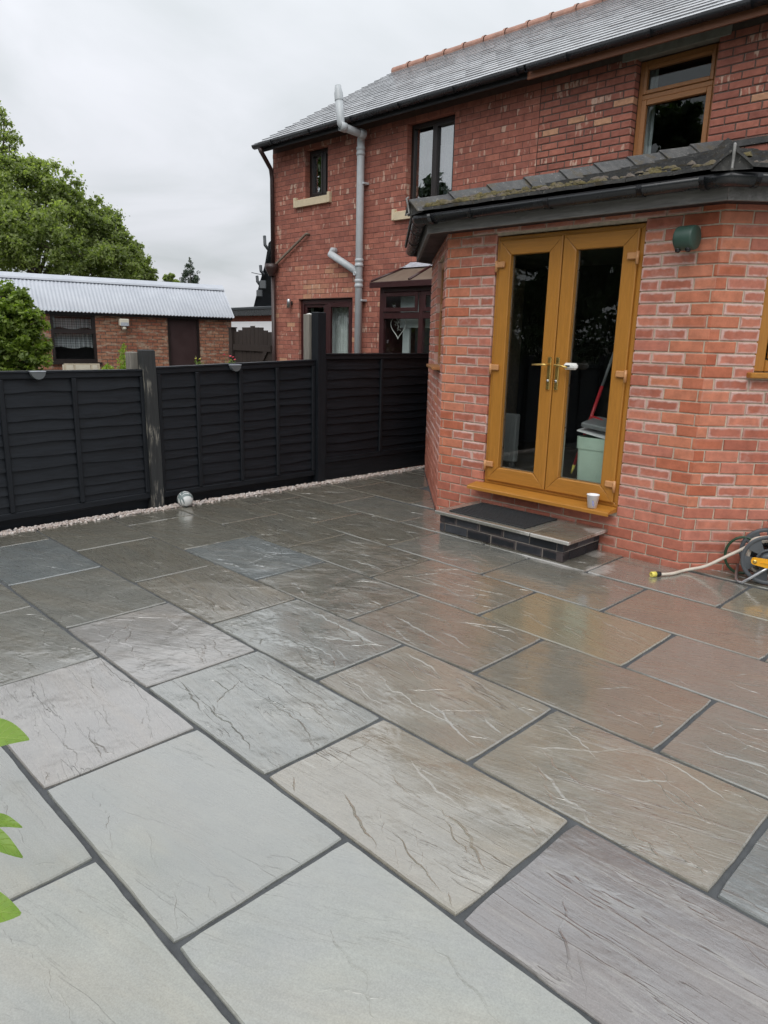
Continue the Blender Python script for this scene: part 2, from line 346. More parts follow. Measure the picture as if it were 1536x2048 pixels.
def mat_near():
    t = NT('leaf_near'); uv = t.n('ShaderNodeUVMap'); uv.uv_map = 'UVMap'; su = t.n('ShaderNodeSeparateXYZ'); t.l(uv.outputs[0], su.inputs[0])
    ab = t.math('ABSOLUTE', su.outputs[1]); q = t.math('FRACT', t.math('MULTIPLY', t.math('SUBTRACT', su.outputs[0], t.math('MULTIPLY', ab, .16)), 9.0))
    vein = t.math('MAXIMUM', t.rng(t.math('ABSOLUTE', t.math('SUBTRACT', q, .5)), .0, .10, 1, 0, True), t.rng(ab, .0, .07, 1, 0, True))
    c = t.mix(t.noise(t.coord('Object', rnd=True), 60, 4, .6), (.11, .21, .022), (.24, .36, .055)); c = t.mix(t.math('MULTIPLY', vein, .6), c, (.30, .42, .10))
    t.P(Base_Color=c, Roughness=.42); t.l(t.bump(t.math('SUBTRACT', 1.0, vein), .6, .0015), t.b.inputs['Normal'])
    tr = t.n('ShaderNodeBsdfTranslucent'); t.l(t.mix(1.0, c, (1.4, 1.6, .6), 'MULTIPLY'), tr.inputs[0]); ms = t.n('ShaderNodeMixShader'); ms.inputs[0].default_value = .3
    t.l(t.b.outputs[0], ms.inputs[1]); t.l(tr.outputs[0], ms.inputs[2]); t.l(ms.outputs[0], t.out.inputs[0]); MATS['leaf_near'] = t.m
mat_near()
mat_glass('glass', (.95, .97, .96)); mat_glass('glass_dark', (.86, .89, .89)); mat_glass('glass_up', (.75, .79, .79), 7.5)
simple('gravel', (.5, .45, .42), .8, .1, 8)
def mat_gravel():
    t = NT('pebbles'); a = t.attr('leaf')
    cr = t.n('ShaderNodeValToRGB'); e = cr.color_ramp.elements
    e[0].color = (.28, .23, .20, 1); e[1].color = (.74, .69, .65, 1); x = e.new(.4); x.color = (.55, .46, .41, 1); x = e.new(.7); x.color = (.42, .38, .36, 1)
    t.l(a.outputs['Fac'], cr.inputs[0]); t.P(Base_Color=cr.outputs[0], Roughness=.55); MATS['gravel'] = t.m
mat_gravel()
def mat_slate():
    t = NT('wet_slate'); a = t.attr('leaf'); p = t.pos()
    c = t.mix(a.outputs['Fac'], (.20, .21, .225), (.33, .335, .35))
    st = t.noise(t.pos((3, .7, .7)), 3.0, 5, .6)
    c = t.mix(t.rng(st, .45, .7, 0, .5), c, (.20, .185, .185))
    t.P(Base_Color=c, Roughness=t.rng(t.noise(p, 6, 4, .6), .3, .7, .14, .36), Specular_IOR_Level=1.0, Coat_Weight=.9, Coat_Roughness=.12)
    t.l(t.bump(t.noise(p, 35, 4, .6), .12, .003), t.b.inputs['Normal']); MATS['slate'] = t.m
mat_slate()
def mat_tile():
    t = NT('mossy_tile'); p = t.pos()
    c = t.mix(t.rng(t.noise(p, 11, 6, .7), .35, .7), (.042, .043, .045), (.10, .098, .094))
    li = t.rng(t.noise(p, 33, 5, .7), .60, .68, 0, .8); c = t.mix(li, c, (.30, .29, .26))
    ms = t.math('MULTIPLY', t.rng(t.noise(p, 7, 5, .65), .54, .64, 0, 1, True), .8); c = t.mix(ms, c, (.07, .056, .034))
    t.P(Base_Color=c, Roughness=.7); t.l(t.bump(t.noise(p, 60, 5, .7), .9, .008), t.b.inputs['Normal']); MATS['tile'] = t.m
mat_tile()
def mat_moss():
    t = NT('moss'); p = t.pos(); n = t.noise(p, 40, 5, .7)
    c = t.mix(t.rng(n, .3, .7), (.045, .038, .018), (.16, .13, .05)); c = t.mix(t.rng(t.noise(p, 4, 2), .45, .6), c, (.12, .10, .085))
    t.P(Base_Color=c, Roughness=.95); t.l(t.bump(n, 1, .01), t.b.inputs['Normal']); MATS['moss'] = t.m
mat_moss()
def mat_corr():
    t = NT('corrugated_steel'); p = t.pos()
    c = t.mix(t.rng(t.noise(p, 2.2, 5, .6), .3, .7), (.43, .46, .51), (.52, .55, .60))
    t.P(Base_Color=c, Roughness=.45, Metallic=.0); MATS['corr'] = t.m
mat_corr()
def mat_ground(name, a, b, sc):
    t = NT(name); p = t.pos(); t.P(Base_Color=t.mix(t.rng(t.noise(p, sc, 6, .65), .3, .7), a, b), Roughness=.95); MATS[name] = t.m
mat_ground('soil', (.06, .055, .045), (.11, .10, .08), 1.2)
mat_ground('lawn', (.035, .06, .015), (.07, .11, .03), 3)
def mat_plaid():
    t = NT('checked_net'); v = t.coord('Object')
    s = t.n('ShaderNodeSeparateXYZ'); t.l(v, s.inputs[0])
    w1 = t.n('ShaderNodeTexWave', bands_direction='Y'); t.l(v, w1.inputs['Vector']); w1.inputs['Scale'].default_value = 7
    w2 = t.n('ShaderNodeTexWave', bands_direction='Z'); t.l(v, w2.inputs['Vector']); w2.inputs['Scale'].default_value = 6
    f = t.math('MULTIPLY', t.math('ADD', w1.outputs['Fac'], w2.outputs['Fac']), .5)
    t.P(Base_Color=t.mix(f, (.16, .17, .19), (.46, .47, .50)), Roughness=.9); MATS['plaid'] = t.m
mat_plaid()

# ------------------------------------------------------------------ mesh builder
WL = {}                       # world position of every object's origin
class MB:
    def __init__(s): s.v = []; s.f = []; s.a = []; s.uv = {}; s.sm = []
    def add(s, vs, fs, val=None, smooth=False):
        o = len(s.v); s.v += [Vector(x) for x in vs]; s.f += [tuple(i+o for i in f) for f in fs]; s.sm += [smooth]*len(fs)
        if val is not None: s.a += [val]*len(vs)
        return s
    def box(s, lo, hi, bev=0.0, val=None):
        (x0, y0, z0), (x1, y1, z1) = lo, hi
        return s.obox(((x0+x1)/2, (y0+y1)/2, (z0+z1)/2), (1, 0, 0), (0, 1, 0), (0, 0, 1), (abs(x1-x0)/2, abs(y1-y0)/2, abs(z1-z0)/2), bev, val)
    def obox(s, c, ux, uy, uz, h, bev=0.0, val=None):
        c = Vector(c); ux, uy, uz = Vector(ux).normalized(), Vector(uy).normalized(), Vector(uz).normalized()
        if not bev:
            vs = [c+ux*h[0]*a+uy*h[1]*b+uz*h[2]*d for d in (-1, 1) for a, b in ((-1, -1), (1, -1), (1, 1), (-1, 1))]
            return s.add(vs, [(3, 2, 1, 0), (4, 5, 6, 7), (0, 1, 5, 4), (1, 2, 6, 5), (2, 3, 7, 6), (3, 0, 4, 7)], val)
        b_ = min(bev, min(h)*.9); vs = []; idx = {}
        ax = (ux, uy, uz)
        for sx in (-1, 1):
            for sy in (-1, 1):
                for sz in (-1, 1):
                    sg = (sx, sy, sz)
                    for k in range(3):
                        p = c.copy()
                        for j in range(3): p += ax[j]*sg[j]*(h[j] if j == k else h[j]-b_)
                        idx[(sg, k)] = len(vs); vs.append(p)
        fs = []
        for k in range(3):
            i, j = (k+1) % 3, (k+2) % 3
            for sg in (-1, 1):
                q = []
                for a, b in ((-1, -1), (1, -1), (1, 1), (-1, 1)):
                    t = [0, 0, 0]; t[k] = sg; t[i] = a; t[j] = b; q.append(idx[(tuple(t), k)])
                fs.append(q if sg > 0 else q[::-1])
        for k in range(3):
            i, j = (k+1) % 3, (k+2) % 3
            for a in (-1, 1):
                for b in (-1, 1):
                    t0 = [0, 0, 0]; t0[k] = -1; t0[i] = a; t0[j] = b; t1 = list(t0); t1[k] = 1
                    q = [idx[(tuple(t0), i)], idx[(tuple(t1), i)], idx[(tuple(t1), j)], idx[(tuple(t0), j)]]
                    fs.append(q if a*b < 0 else q[::-1])
        for sx in (-1, 1):
            for sy in (-1, 1):
                for sz in (-1, 1):
                    q = [idx[((sx, sy, sz), k)] for k in range(3)]; fs.append(q if sx*sy*sz > 0 else q[::-1])
        return s.add(vs, fs, val)
    def tube(s, pts, r, n=10, cap=True, closed=False, val=None):
        pts = [Vector(p) for p in pts]; N = len(pts); rs = r if isinstance(r, (list, tuple)) else [r]*N
        vs = []; fs = []; prev = None
        for i, p in enumerate(pts):
            if closed: t = (pts[(i+1) % N]-pts[i-1]).normalized()
            else: t = (pts[min(i+1, N-1)]-pts[max(i-1, 0)]).normalized()
            if prev is None:
                a = Vector((0, 0, 1)) if abs(t.z) < .9 else Vector((1, 0, 0)); u = t.cross(a).normalized()
            else:
                u = prev - t*prev.dot(t)
                if u.length < 1e-6: u = t.orthogonal()
                u.normalize()
            prev = u; w = t.cross(u)
            for k in range(n):
                an = 2*math.pi*k/n; vs.append(p+(u*math.cos(an)+w*math.sin(an))*rs[i])
        M = N if closed else N-1
        for i in range(M):
            j = (i+1) % N
            for k in range(n):
                l = (k+1) % n; fs.append((i*n+k, i*n+l, j*n+l, j*n+k))
        s.add(vs, fs, val, True)
        if cap and not closed:
            o = len(s.v)-len(vs); s.f += [tuple(o+k for k in range(n))[::-1], tuple(o+(N-1)*n+k for k in range(n))]; s.sm += [False, False]
        return s
    def lathe(s, c, axis, prof, n=24, val=None, smooth=True, full=True):
        """prof: (radius, offset along the axis)"""
        c = Vector(c); t = Vector(axis).normalized(); u = t.orthogonal().normalized(); w = t.cross(u); vs = []; fs = []
        for r_, h_ in prof:
            for k in range(n):
                an = 2*math.pi*k/n; vs.append(c+t*h_+(u*math.cos(an)+w*math.sin(an))*r_)
        for i in range(len(prof)-1):
            for k in range(n):
                l = (k+1) % n; fs.append((i*n+k, i*n+l, (i+1)*n+l, (i+1)*n+k))
        return s.add(vs, fs, val, smooth)
    def prism(s, poly, ext, val=None):
        """closed polygon (3D points) pushed along ext"""
        poly = [Vector(p) for p in poly]; e = Vector(ext); n = len(poly)
        return s.add(poly+[p+e for p in poly], [tuple(range(n))[::-1], tuple(range(n, 2*n))]+[(i, (i+1) % n, n+(i+1) % n, n+i) for i in range(n)], val)
    def build(s, name, mat, parent=None, attr='leaf', uvfn=None, origin=None, fixn=False):
        me = bpy.data.meshes.new(name)
        V = np.array([tuple(x) for x in s.v], dtype=float)
        lo, hi = V.min(0), V.max(0)
        o = Vector(((lo[0]+hi[0])/2, (lo[1]+hi[1])/2, lo[2])) if origin is None else Vector(origin)
        me.from_pydata([tuple(x) for x in (V-np.array(o))], [], s.f)
        if s.a:
            at = me.attributes.new(attr, 'FLOAT_COLOR' if isinstance(s.a[0], (tuple, list)) else 'FLOAT', 'POINT')
            if isinstance(s.a[0], (tuple, list)): at.data.foreach_set('color', np.array([(*x, 1) for x in s.a], dtype=np.float32).ravel())
            else: at.data.foreach_set('value', np.array(s.a, dtype=np.float32))
        if uvfn is not None:
            ul = me.uv_layers.new(name='UVMap'); li = np.zeros(len(me.loops), dtype=np.int32); me.loops.foreach_get('vertex_index', li)
            uvs = np.array(uvfn if not callable(uvfn) else [uvfn(x) for x in s.v], dtype=np.float32); ul.data.foreach_set('uv', uvs[li].ravel())
        if any(s.sm): me.polygons.foreach_set('use_smooth', s.sm)
        if mat is not None: me.materials.append(MATS[mat] if isinstance(mat, str) else mat)
        ob = bpy.data.objects.new(name, me); col.objects.link(ob); place(ob, o, parent); return ob
def place(ob, o, parent):
    if parent is not None:
        ob.parent = parent; ob.location = Vector(o)-WL[parent.name]
    else: ob.location = o
    WL[ob.name] = Vector(o)
def tag(o, label=None, cat=None, group=None, kind=None):
    for k, v in (('label', label), ('category', cat), ('group', group), ('kind', kind)):
        if v: o[k] = v
    return o
def thing(name, loc, label, cat, group=None):
    o = bpy.data.objects.new(name, None); col.objects.link(o); o.empty_display_size = .1
    place(o, Vector(loc), None); return tag(o, label, cat, group)
def box(name, lo, hi, mat, parent=None, bev=0.0): return MB().box(lo, hi, bev).build(name, mat, parent)

# ------------------------------------------------------------------ brickwork
def brick_cells(u0, u1, z0, course, length, joint, holes, off=0.0, nz=None, half=True, jit=0.0):
    """cells (a, b, z, h) of a running bond with openings cut out"""
    out = []; k = 0; z = z0
    while nz is None or k < nz:
        st = u0 - length + off + (length/2 if (k % 2) else 0.0)
        a = st
        zb, zt = z+joint/2, z+course-joint/2
        cuts = [(h[0], h[1]) for h in holes if min(zt, h[3]) - max(zb, h[2]) > .015]
        while a < u1:
            segs = [(max(a+joint/2, u0), min(a+length-joint/2, u1))]
            for c0, c1 in cuts:
                ns = []
                for p, q in segs:
                    if q <= c0 or p >= c1: ns.append((p, q)); continue
                    if p < c0: ns.append((p, c0))
                    if q > c1: ns.append((c1, q))
                segs = ns
            for p, q in segs:
                if q-p <= .02: continue
                for c0, c1 in cuts:                  # bricks run right up to the jambs
                    if 0 < p-c1 < .04: p = c1
                    if 0 < c0-q < .04: q = c0
                out.append((p, q, zb, zt, k))
            a += length
        z += course; k += 1
    return out
def brick_mesh(mb, uvl, O, U, N, cell, val, depth=.1, proud=0.0, ch=.004, seed=0):
    p, q, zb, zt = cell[:4]
    rr = random.Random(seed); d0 = proud+rr.uniform(-.0015, .0015)
    def P(u, z, n): return O+U*u+N*n+Vector((0, 0, z))
    j = lambda: rr.uniform(-.0014, .0014)
    ring0 = [P(p, zb, -depth), P(q, zb, -depth), P(q, zt, -depth), P(p, zt, -depth)]
    ring1 = [P(p+j(), zb+j(), d0-ch), P(q+j(), zb+j(), d0-ch), P(q+j(), zt+j(), d0-ch), P(p+j(), zt+j(), d0-ch)]
    ring2 = [P(p+ch, zb+ch, d0), P(q-ch, zb+ch, d0), P(q-ch, zt-ch, d0), P(p+ch, zt-ch, d0)]
    fs = [(8, 9, 10, 11)]
    for a, b in ((0, 4), (4, 8)):
        for i in range(4): l = (i+1) % 4; fs.append((a+i, a+l, b+l, b+i))
    if U.cross(Vector((0, 0, 1))).dot(N) < 0: fs = [f[::-1] for f in fs]
    mb.add(ring0+ring1+ring2, fs, val)
    e = ch/max(q-p, .01); e2 = ch/max(zt-zb, .01)
    uvl += [(0, 0), (1, 0), (1, 1), (0, 1)]*2+[(e, e2), (1-e, e2), (1-e, 1-e2), (e, 1-e2)]
def core_wall(mb, O, U, N, u0, u1, z0, z1, holes, back, front):
    """solid wall behind the bricks, with openings left free"""
    us = sorted({u0, u1, *[h[0] for h in holes], *[h[1] for h in holes]}); us = [u for u in us if u0 <= u <= u1]
    zs = sorted({z0, z1, *[h[2] for h in holes], *[h[3] for h in holes]}); zs = [z for z in zs if z0 <= z <= z1]
    for i in range(len(us)-1):
        run = None
        for k in range(len(zs)):
            solid = False
            if k < len(zs)-1:
                cu, cz_ = (us[i]+us[i+1])/2, (zs[k]+zs[k+1])/2
                solid = not any(h[0] < cu < h[1] and h[2] < cz_ < h[3] for h in holes)
            if solid and run is None: run = zs[k]
            if not solid and run is not None:
                c = O+U*((us[i]+us[i+1])/2)+N*((front+back)/2)+Vector((0, 0, (run+zs[k])/2))
                mb.obox(c, U, N, (0, 0, 1), ((us[i+1]-us[i])/2, abs(front-back)/2, (zs[k]-run)/2)); run = None
def grow(h, e): return (h[0]-e, h[1]+e, h[2]-e, h[3]+e)

# ================================================================== THE SETTING
GZ = -0.42
gnd = MB().add([(-400, -400, GZ), (400, -400, GZ), (400, 400, GZ), (-400, 400, GZ)], [(0, 1, 2, 3)]).build('ground', 'soil'); tag(gnd, kind='structure')
W, L, Y0 = .58, .8587, .1046
patio = MB().box((-5.70, -1.75, GZ+.004), (4.0, 7.9, -.010)).build('patio', 'joint_fill', origin=(0, 0, 0)); tag(patio, kind='structure')
lawn = MB().box((-5.70, -14, GZ+.004), (8.0, -1.76, -.02)).build('lawn', 'lawn'); tag(lawn, kind='structure')
PAL = dict(gg=(.285, .293, .270), lg=(.31, .32, .297), bf=(.315, .295, .248), br=(.25, .232, .192), pu=(.215, .203, .20), bl=(.235, .255, .255), dg=(.215, .206, .172), pk=(.315, .30, .28), yb=(.265, .242, .178), gy=(.243, .24, .212))
PICK = {(1, 1): ('lg', .10), (1, 2): ('gg', .15), (1, 3): ('pk', .6), (1, 4): ('gy', .6), (1, 0): ('pu', .5), (0, 1): ('gg', .2), (0, 0): ('gg', .3), (0, 2): ('gg', .3), (0, 3): ('gg', .8),
        (2, 0): ('pu', .6), (2, -1): ('bl', .8), (2, 1): ('bf', .75), (2, 2): ('gg', .8), (2, 3): ('pk', .9), (2, 4): ('gy', .4), (2, 5): ('bl', .4),
        (3, 1): ('bf', .9), (3, 2): ('bf', .8), (3, 3): ('gg', 1.0), (3, 4): ('br', .8), (3, 5): ('dg', .4), (3, 6): ('dg', .3), (3, 0): ('bl', .8),
        (4, 0): ('gy', .7), (4, 1): ('br', .5), (4, 2): ('br', .9), (4, 3): ('dg', 1.0), (4, 4): ('bl', .7), (4, 5): ('dg', .4), (4, 6): ('dg', .4),
        (5, 1): ('gy', .4), (5, 2): ('yb', .3), (5, 3): ('br', .7), (5, 4): ('dg', .9), (5, 5): ('dg', .6), (5, 6): ('dg', .5),
        (6, 0): ('gy', .5), (6, 1): ('br', .35), (6, 2): ('gy', .3), (6, 3): ('gy', .4), (6, 4): ('dg', .6), (6, 5): ('dg', .5), (7, 1): ('yb', .3), (7, 2): ('gy', .25), (7, 3): ('dg', .3)}
BAY = [(-0.40, 6.16), (-1.84, 4.72), (-4.035, 4.72), (-5.465, 6.15), (-5.465, 7.9)]
def inside_bay(x, y):
    if y < 4.72: return False
    return x > -4.035-(y-4.72) and x > -5.465
def slab_piece(x0, x1, y0, y1, k, n):
    J = .008
    cut = None
    x0 = max(x0, -5.575)
    poly0 = [(x0+J, y0+J), (x1-J, y0+J), (x1-J, y1-J), (x0+J, y1-J)]
    # slabs against the canted wall are cut to it; the rest stop at the straight wall
    def clip(poly, a, b, c):
        o = []
        for i in range(len(poly)):
            p, q = poly[i], poly[(i+1) % len(poly)]; fp, fq = a*p[0]+b*p[1]-c, a*q[0]+b*q[1]-c
            if fp <= 0: o.append(p)
            if fp*fq < 0: t = fp/(fp-fq); o.append((p[0]+(q[0]-p[0])*t, p[1]+(q[1]-p[1])*t))
        return o
    if k == 7 and x1 > -4.0: poly0 = clip(poly0, 0, 1, 4.705)
    if k >= 8:
        if x1 < -3.0: poly0 = clip(poly0, 1, 1, .673)                 # left cant
        elif x0 > -1.9: poly0 = clip(poly0, -1, 1, 6.548)             # right cant
        else: return
        if y0 > 6.1 and x0 < -4 and len(poly0) > 2: poly0 = clip(poly0, 1, 0, -5.47)
    if len(poly0) < 3: return
    A = abs(sum(poly0[i][0]*poly0[(i+1) % len(poly0)][1]-poly0[(i+1) % len(poly0)][0]*poly0[i][1] for i in range(len(poly0))))/2
    if A < .012: return
    rr = random.Random(k*101+n*7+3); pts = []
    for i in range(len(poly0)):
        p, q = Vector(poly0[i]), Vector(poly0[(i+1) % len(poly0)]); d = q-p; ln = d.length; nr = Vector((d.y, -d.x)).normalized(); sg = max(1, int(ln/.06))
        for s_ in range(sg):
            t = s_/sg; w = noise.noise(Vector((p.x*9+d.x*9*t+k*5, p.y*9+d.y*9*t+n*3, 0)))*.0042
            c = p+d*t
            if s_ == 0: c = c + ((Vector((sum(a[0] for a in poly0), sum(a[1] for a in poly0)))/len(poly0)-p).normalized()*.006)
            pts.append(c - nr*(w+.001))
    n_ = len(pts); cx, cy = sum(p.x for p in pts)/n_, sum(p.y for p in pts)/n_
    dz, tx, ty = rr.uniform(-.0015, .0015), rr.uniform(-.002, .002), rr.uniform(-.002, .002)
    def zz(p): return dz+tx*(p.x-cx)+ty*(p.y-cy)
    c2 = Vector((cx, cy)); vs = [(p.x, p.y, -.03) for p in pts]
    vs += [(p.x, p.y, zz(p)-.005) for p in pts]
    inn = [p+(c2-p).normalized()*.004 for p in pts]; vs += [(p.x, p.y, zz(p)) for p in inn]
    fs = [tuple(range(2*n_, 3*n_))]
    for a in (0, n_):
        for i in range(n_): l = (i+1) % n_; fs.append((a+i, a+l, a+n_+l, a+n_+i))
    key, rv = PICK.get((k, n), (rr.choice(['dg', 'gy', 'br', 'dg', 'gg', 'gy']), rr.uniform(.3, .7)))
    mb = MB().add(vs, fs)
    # cleft ledges: each a gentle rise that breaks off in a sharp little step
    bx0, bx1 = min(p.x for p in pts)+.012, max(p.x for p in pts)-.012; by0, by1 = min(p.y for p in pts)+.012, max(p.y for p in pts)-.012
    if len(poly0) == 4:
        ang0 = rr.uniform(-.42, .12)
        for q in range(int(3+rv*17)):
            ang = ang0+rr.gauss(0, .14); long_ = rr.uniform(.10, .36)*(1+2.2*rv*rr.random())
            if rr.random() < .22: ang += rr.choice((-1, 1))*rr.uniform(.5, 1.2); long_ *= .6
            P = Vector((rr.uniform(bx0, bx1), rr.uniform(by0, by1))); step = .011; cnt = int(long_/step); run_ = []; sd = rr.uniform(0, 99); dev = 0.0
            for u in range(cnt+1):
                if not (bx0 < P.x < bx1 and by0 < P.y < by1): break
                run_.append(P.copy()); dev = .75*noise.noise(Vector((sd, u*.16, 0)))+.9*noise.noise(Vector((sd, u*.55, 7)))
                P = P+Vector((math.cos(ang+dev), math.sin(ang+dev)))*step
            if len(run_) < 4: continue
            hgt = rr.uniform(.0010, .0026)*(.6+.6*rv); wide = rr.uniform(.005, .014); sg = 1 if rr.random() < .62 else -1; o_ = len(mb.v); m_ = len(run_)
            for u, p in enumerate(run_):
                d_ = (run_[min(u+1, m_-1)]-run_[max(u-1, 0)]).normalized(); nn = Vector((d_.y, -d_.x))*sg; tp_ = min(1, 3.2*min(u, m_-1-u)/m_+.04)
                a_, b_, c_ = p-nn*wide*tp_, p, p+nn*.0016
                mb.v += [Vector((a_.x, a_.y, zz(a_)-.0006)), Vector((b_.x, b_.y, zz(b_)+hgt*tp_*(.8+.4*noise.noise(Vector((sd, u*.8, 3)))))), Vector((c_.x, c_.y, zz(c_)-.0006))]
            for u in range(m_-1):
                a_ = o_+3*u; F_ = [(a_, a_+1, a_+4, a_+3), (a_+1, a_+2, a_+5, a_+4)]
                if sg > 0: F_ = [f_[::-1] for f_ in F_]
                mb.f += F_; mb.sm += [False, False]
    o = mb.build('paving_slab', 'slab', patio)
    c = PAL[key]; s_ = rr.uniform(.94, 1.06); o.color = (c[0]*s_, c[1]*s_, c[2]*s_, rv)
for k in range(-3, 14):
    base = -.52 if k % 2 else -.95
    for n in range(-4, 7):
        x1 = base-(n-1)*L; x0 = x1-L
        if x0 > 3.9 or x1 < -5.55: continue
        y0, y1 = Y0+W*k, min(Y0+W*(k+1), 7.88)
        if y0 > 7.5: continue
        if k == 7:
            y1 = min(y1, 4.735)
        slab_piece(x0, x1, y0, y1, k, n)

# gravel strip: real pebbles
def pebbles():
    ico = [(0, 0, 1), (.894, 0, .447), (.276, .851, .447), (-.724, .526, .447), (-.724, -.526, .447), (.276, -.851, .447),
           (.724, .526, -.447), (-.276, .851, -.447), (-.894, 0, -.447), (-.276, -.851, -.447), (.724, -.526, -.447), (0, 0, -1)]
    fc = [(0, 1, 2), (0, 2, 3), (0, 3, 4), (0, 4, 5), (0, 5, 1), (1, 6, 2), (2, 7, 3), (3, 8, 4), (4, 9, 5), (5, 10, 1), (6, 7, 2), (7, 8, 3), (8, 9, 4), (9, 10, 5), (10, 6, 1), (11, 7, 6), (11, 8, 7), (11, 9, 8), (11, 10, 9), (11, 6, 10)]
    ico = np.array(ico); V = []; F = []; A = []; o = 0
    for i in range(5200):
        y = RNG.uniform(.6, 7.8); x = -5.685+RNG.uniform(0, 1)**.9*.125; r = RNG.uniform(.006, .0125); s = np.array([r*RNG.uniform(.8, 1.5), r*RNG.uniform(.8, 1.4), r*RNG.uniform(.6, .9)])
        if RNG.uniform() < .03: x = RNG.uniform(-5.58, -5.52)
        a = RNG.uniform(0, 6.28); p = ico*s*(1+RNG.uniform(-.18, .18, (12, 1))); c, d = math.cos(a), math.sin(a)
        p = np.stack([p[:, 0]*c-p[:, 1]*d, p[:, 0]*d+p[:, 1]*c, p[:, 2]], 1)+np.array([x, y, (-.001 if x < -5.57 else .004)+RNG.uniform(-.004, .006)])
        V.append(p); F += [tuple(q+o for q in f) for f in fc]; A += [RNG.uniform()]*12; o += 12
    mb = MB(); mb.v = [Vector(x) for x in np.concatenate(V)]; mb.f = F; mb.a = A; mb.sm = [True]*len(F)
    g = mb.build('gravel', 'gravel'); tag(g, 'pale pink gravel strip along the foot of the black fence', 'gravel', kind='stuff')
pebbles()

# ================================================================== BAY EXTENSION
CO = .0773                                     # brick course
Zv = Vector((0, 0, 1))
ext = thing('bay_extension', (-2.94, 6.0, 0), 'red brick bay extension with golden oak french doors and mossy tiled roof', 'extension')
def V2(p): return Vector((p[0], p[1], 0))
# faces: origin, direction, outward normal, length, openings in (u, z)
fr_O, fr_U, fr_N, fr_L = V2((-4.035, 4.72)), Vector((1, 0, 0)), Vector((0, -1, 0)), 2.195
DOOR = (-3.54+4.035, -2.335+4.035, .305, 2.262)
rc_O, rc_U, rc_N, rc_L = V2((-1.84, 4.72)), Vector((1, 1, 0)).normalized(), Vector((1, -1, 0)).normalized(), 2.036
RWIN = (.315, 1.75, 1.325, 2.19)
lc_O, lc_U, lc_N, lc_L = V2((-5.465, 6.15)), Vector((1, -1, 0)).normalized(), Vector((-1, -1, 0)).normalized(), 2.022
LWIN = (.95, 1.74, 1.25, 2.20)
side_O, side_U, side_N, side_L = V2((-5.465, 7.9)), Vector((0, -1, 0)), Vector((-1, 0, 0)), 1.75
rs_O, rs_U, rs_N, rs_L = V2((-.40, 6.16)), Vector((0, 1, 0)), Vector((1, 0, 0)), 1.74
core = MB()
TOPZ = 2.36
for O, U, N, ln, hs in ((fr_O, fr_U, fr_N, fr_L, [DOOR]), (rc_O, rc_U, rc_N, rc_L, [RWIN]), (lc_O, lc_U, lc_N, lc_L, [LWIN]), (side_O, side_U, side_N, side_L, []), (rs_O, rs_U, rs_N, rs_L, [])):
    e = .004
    core_wall(core, O, U, N, e, ln-e, -.05, TOPZ, [grow(h, .006) for h in hs], -.24, -.009)
core.build('wall_core', 'mortar_bay', ext)
cells = []
NC = 31
for tagn, O, U, N, ln, hs, off in (('f', fr_O, fr_U, fr_N, fr_L, [DOOR], .03), ('r', rc_O, rc_U, rc_N, rc_L, [RWIN], .07), ('l', lc_O, lc_U, lc_N, lc_L, [LWIN], .0), ('s', side_O, side_U, side_N, side_L, [], 0)):
    cs = brick_cells(0, ln, -.035, CO, .225, .010, hs, off, NC)
    for c in cs: cells.append((tagn, O, U, N, c))
# the 300 that show largest: front wall and right cant nearest the camera
def score(e):
    tagn, O, U, N, c = e
    p = O+U*((c[0]+c[1])/2)+Vector((0, 0, (c[2]+c[3])/2)); d = p-CAM; z = d.dot(CF); px = 768+FPX*d.dot(CR)/z
    if px > 1560: return 0
    return (c[1]-c[0])*abs(N.dot(d.normalized()))/d.length_squared
order = sorted(range(len(cells)), key=lambda i: -score(cells[i]))
rest = MB(); restuv = []
for rank, i in enumerate(order):
    tagn, O, U, N, c = cells[i]; rr = random.Random(i*13+5)
    corner = (tagn == 'f' and (c[1] > fr_L-.06 or c[0] < .05)) or (tagn == 'r' and c[0] < .06)
    col_r = rr.uniform(.05, .85); efr = rr.uniform(0, 1)**.8
    if corner: col_r = rr.uniform(.8, 1.0); efr = rr.uniform(0, .3)
    if c[4] < 6: efr *= .35; col_r = rr.uniform(0, .45) if c[4] < 3 else rr.uniform(.1, .7)
    val = (col_r, efr, 0.0)
    if rank < 296:
        mb = MB(); uvl = []; brick_mesh(mb, uvl, O, U, N, c, val, seed=i); mb.build('brick', 'brick_bay', ext, 'brick', uvl)
    else: brick_mesh(rest, restuv, O, U, N, c, val, seed=i)
tag(rest.build('brickwork', 'brick_bay', ext, 'brick', restuv), kind='stuff')

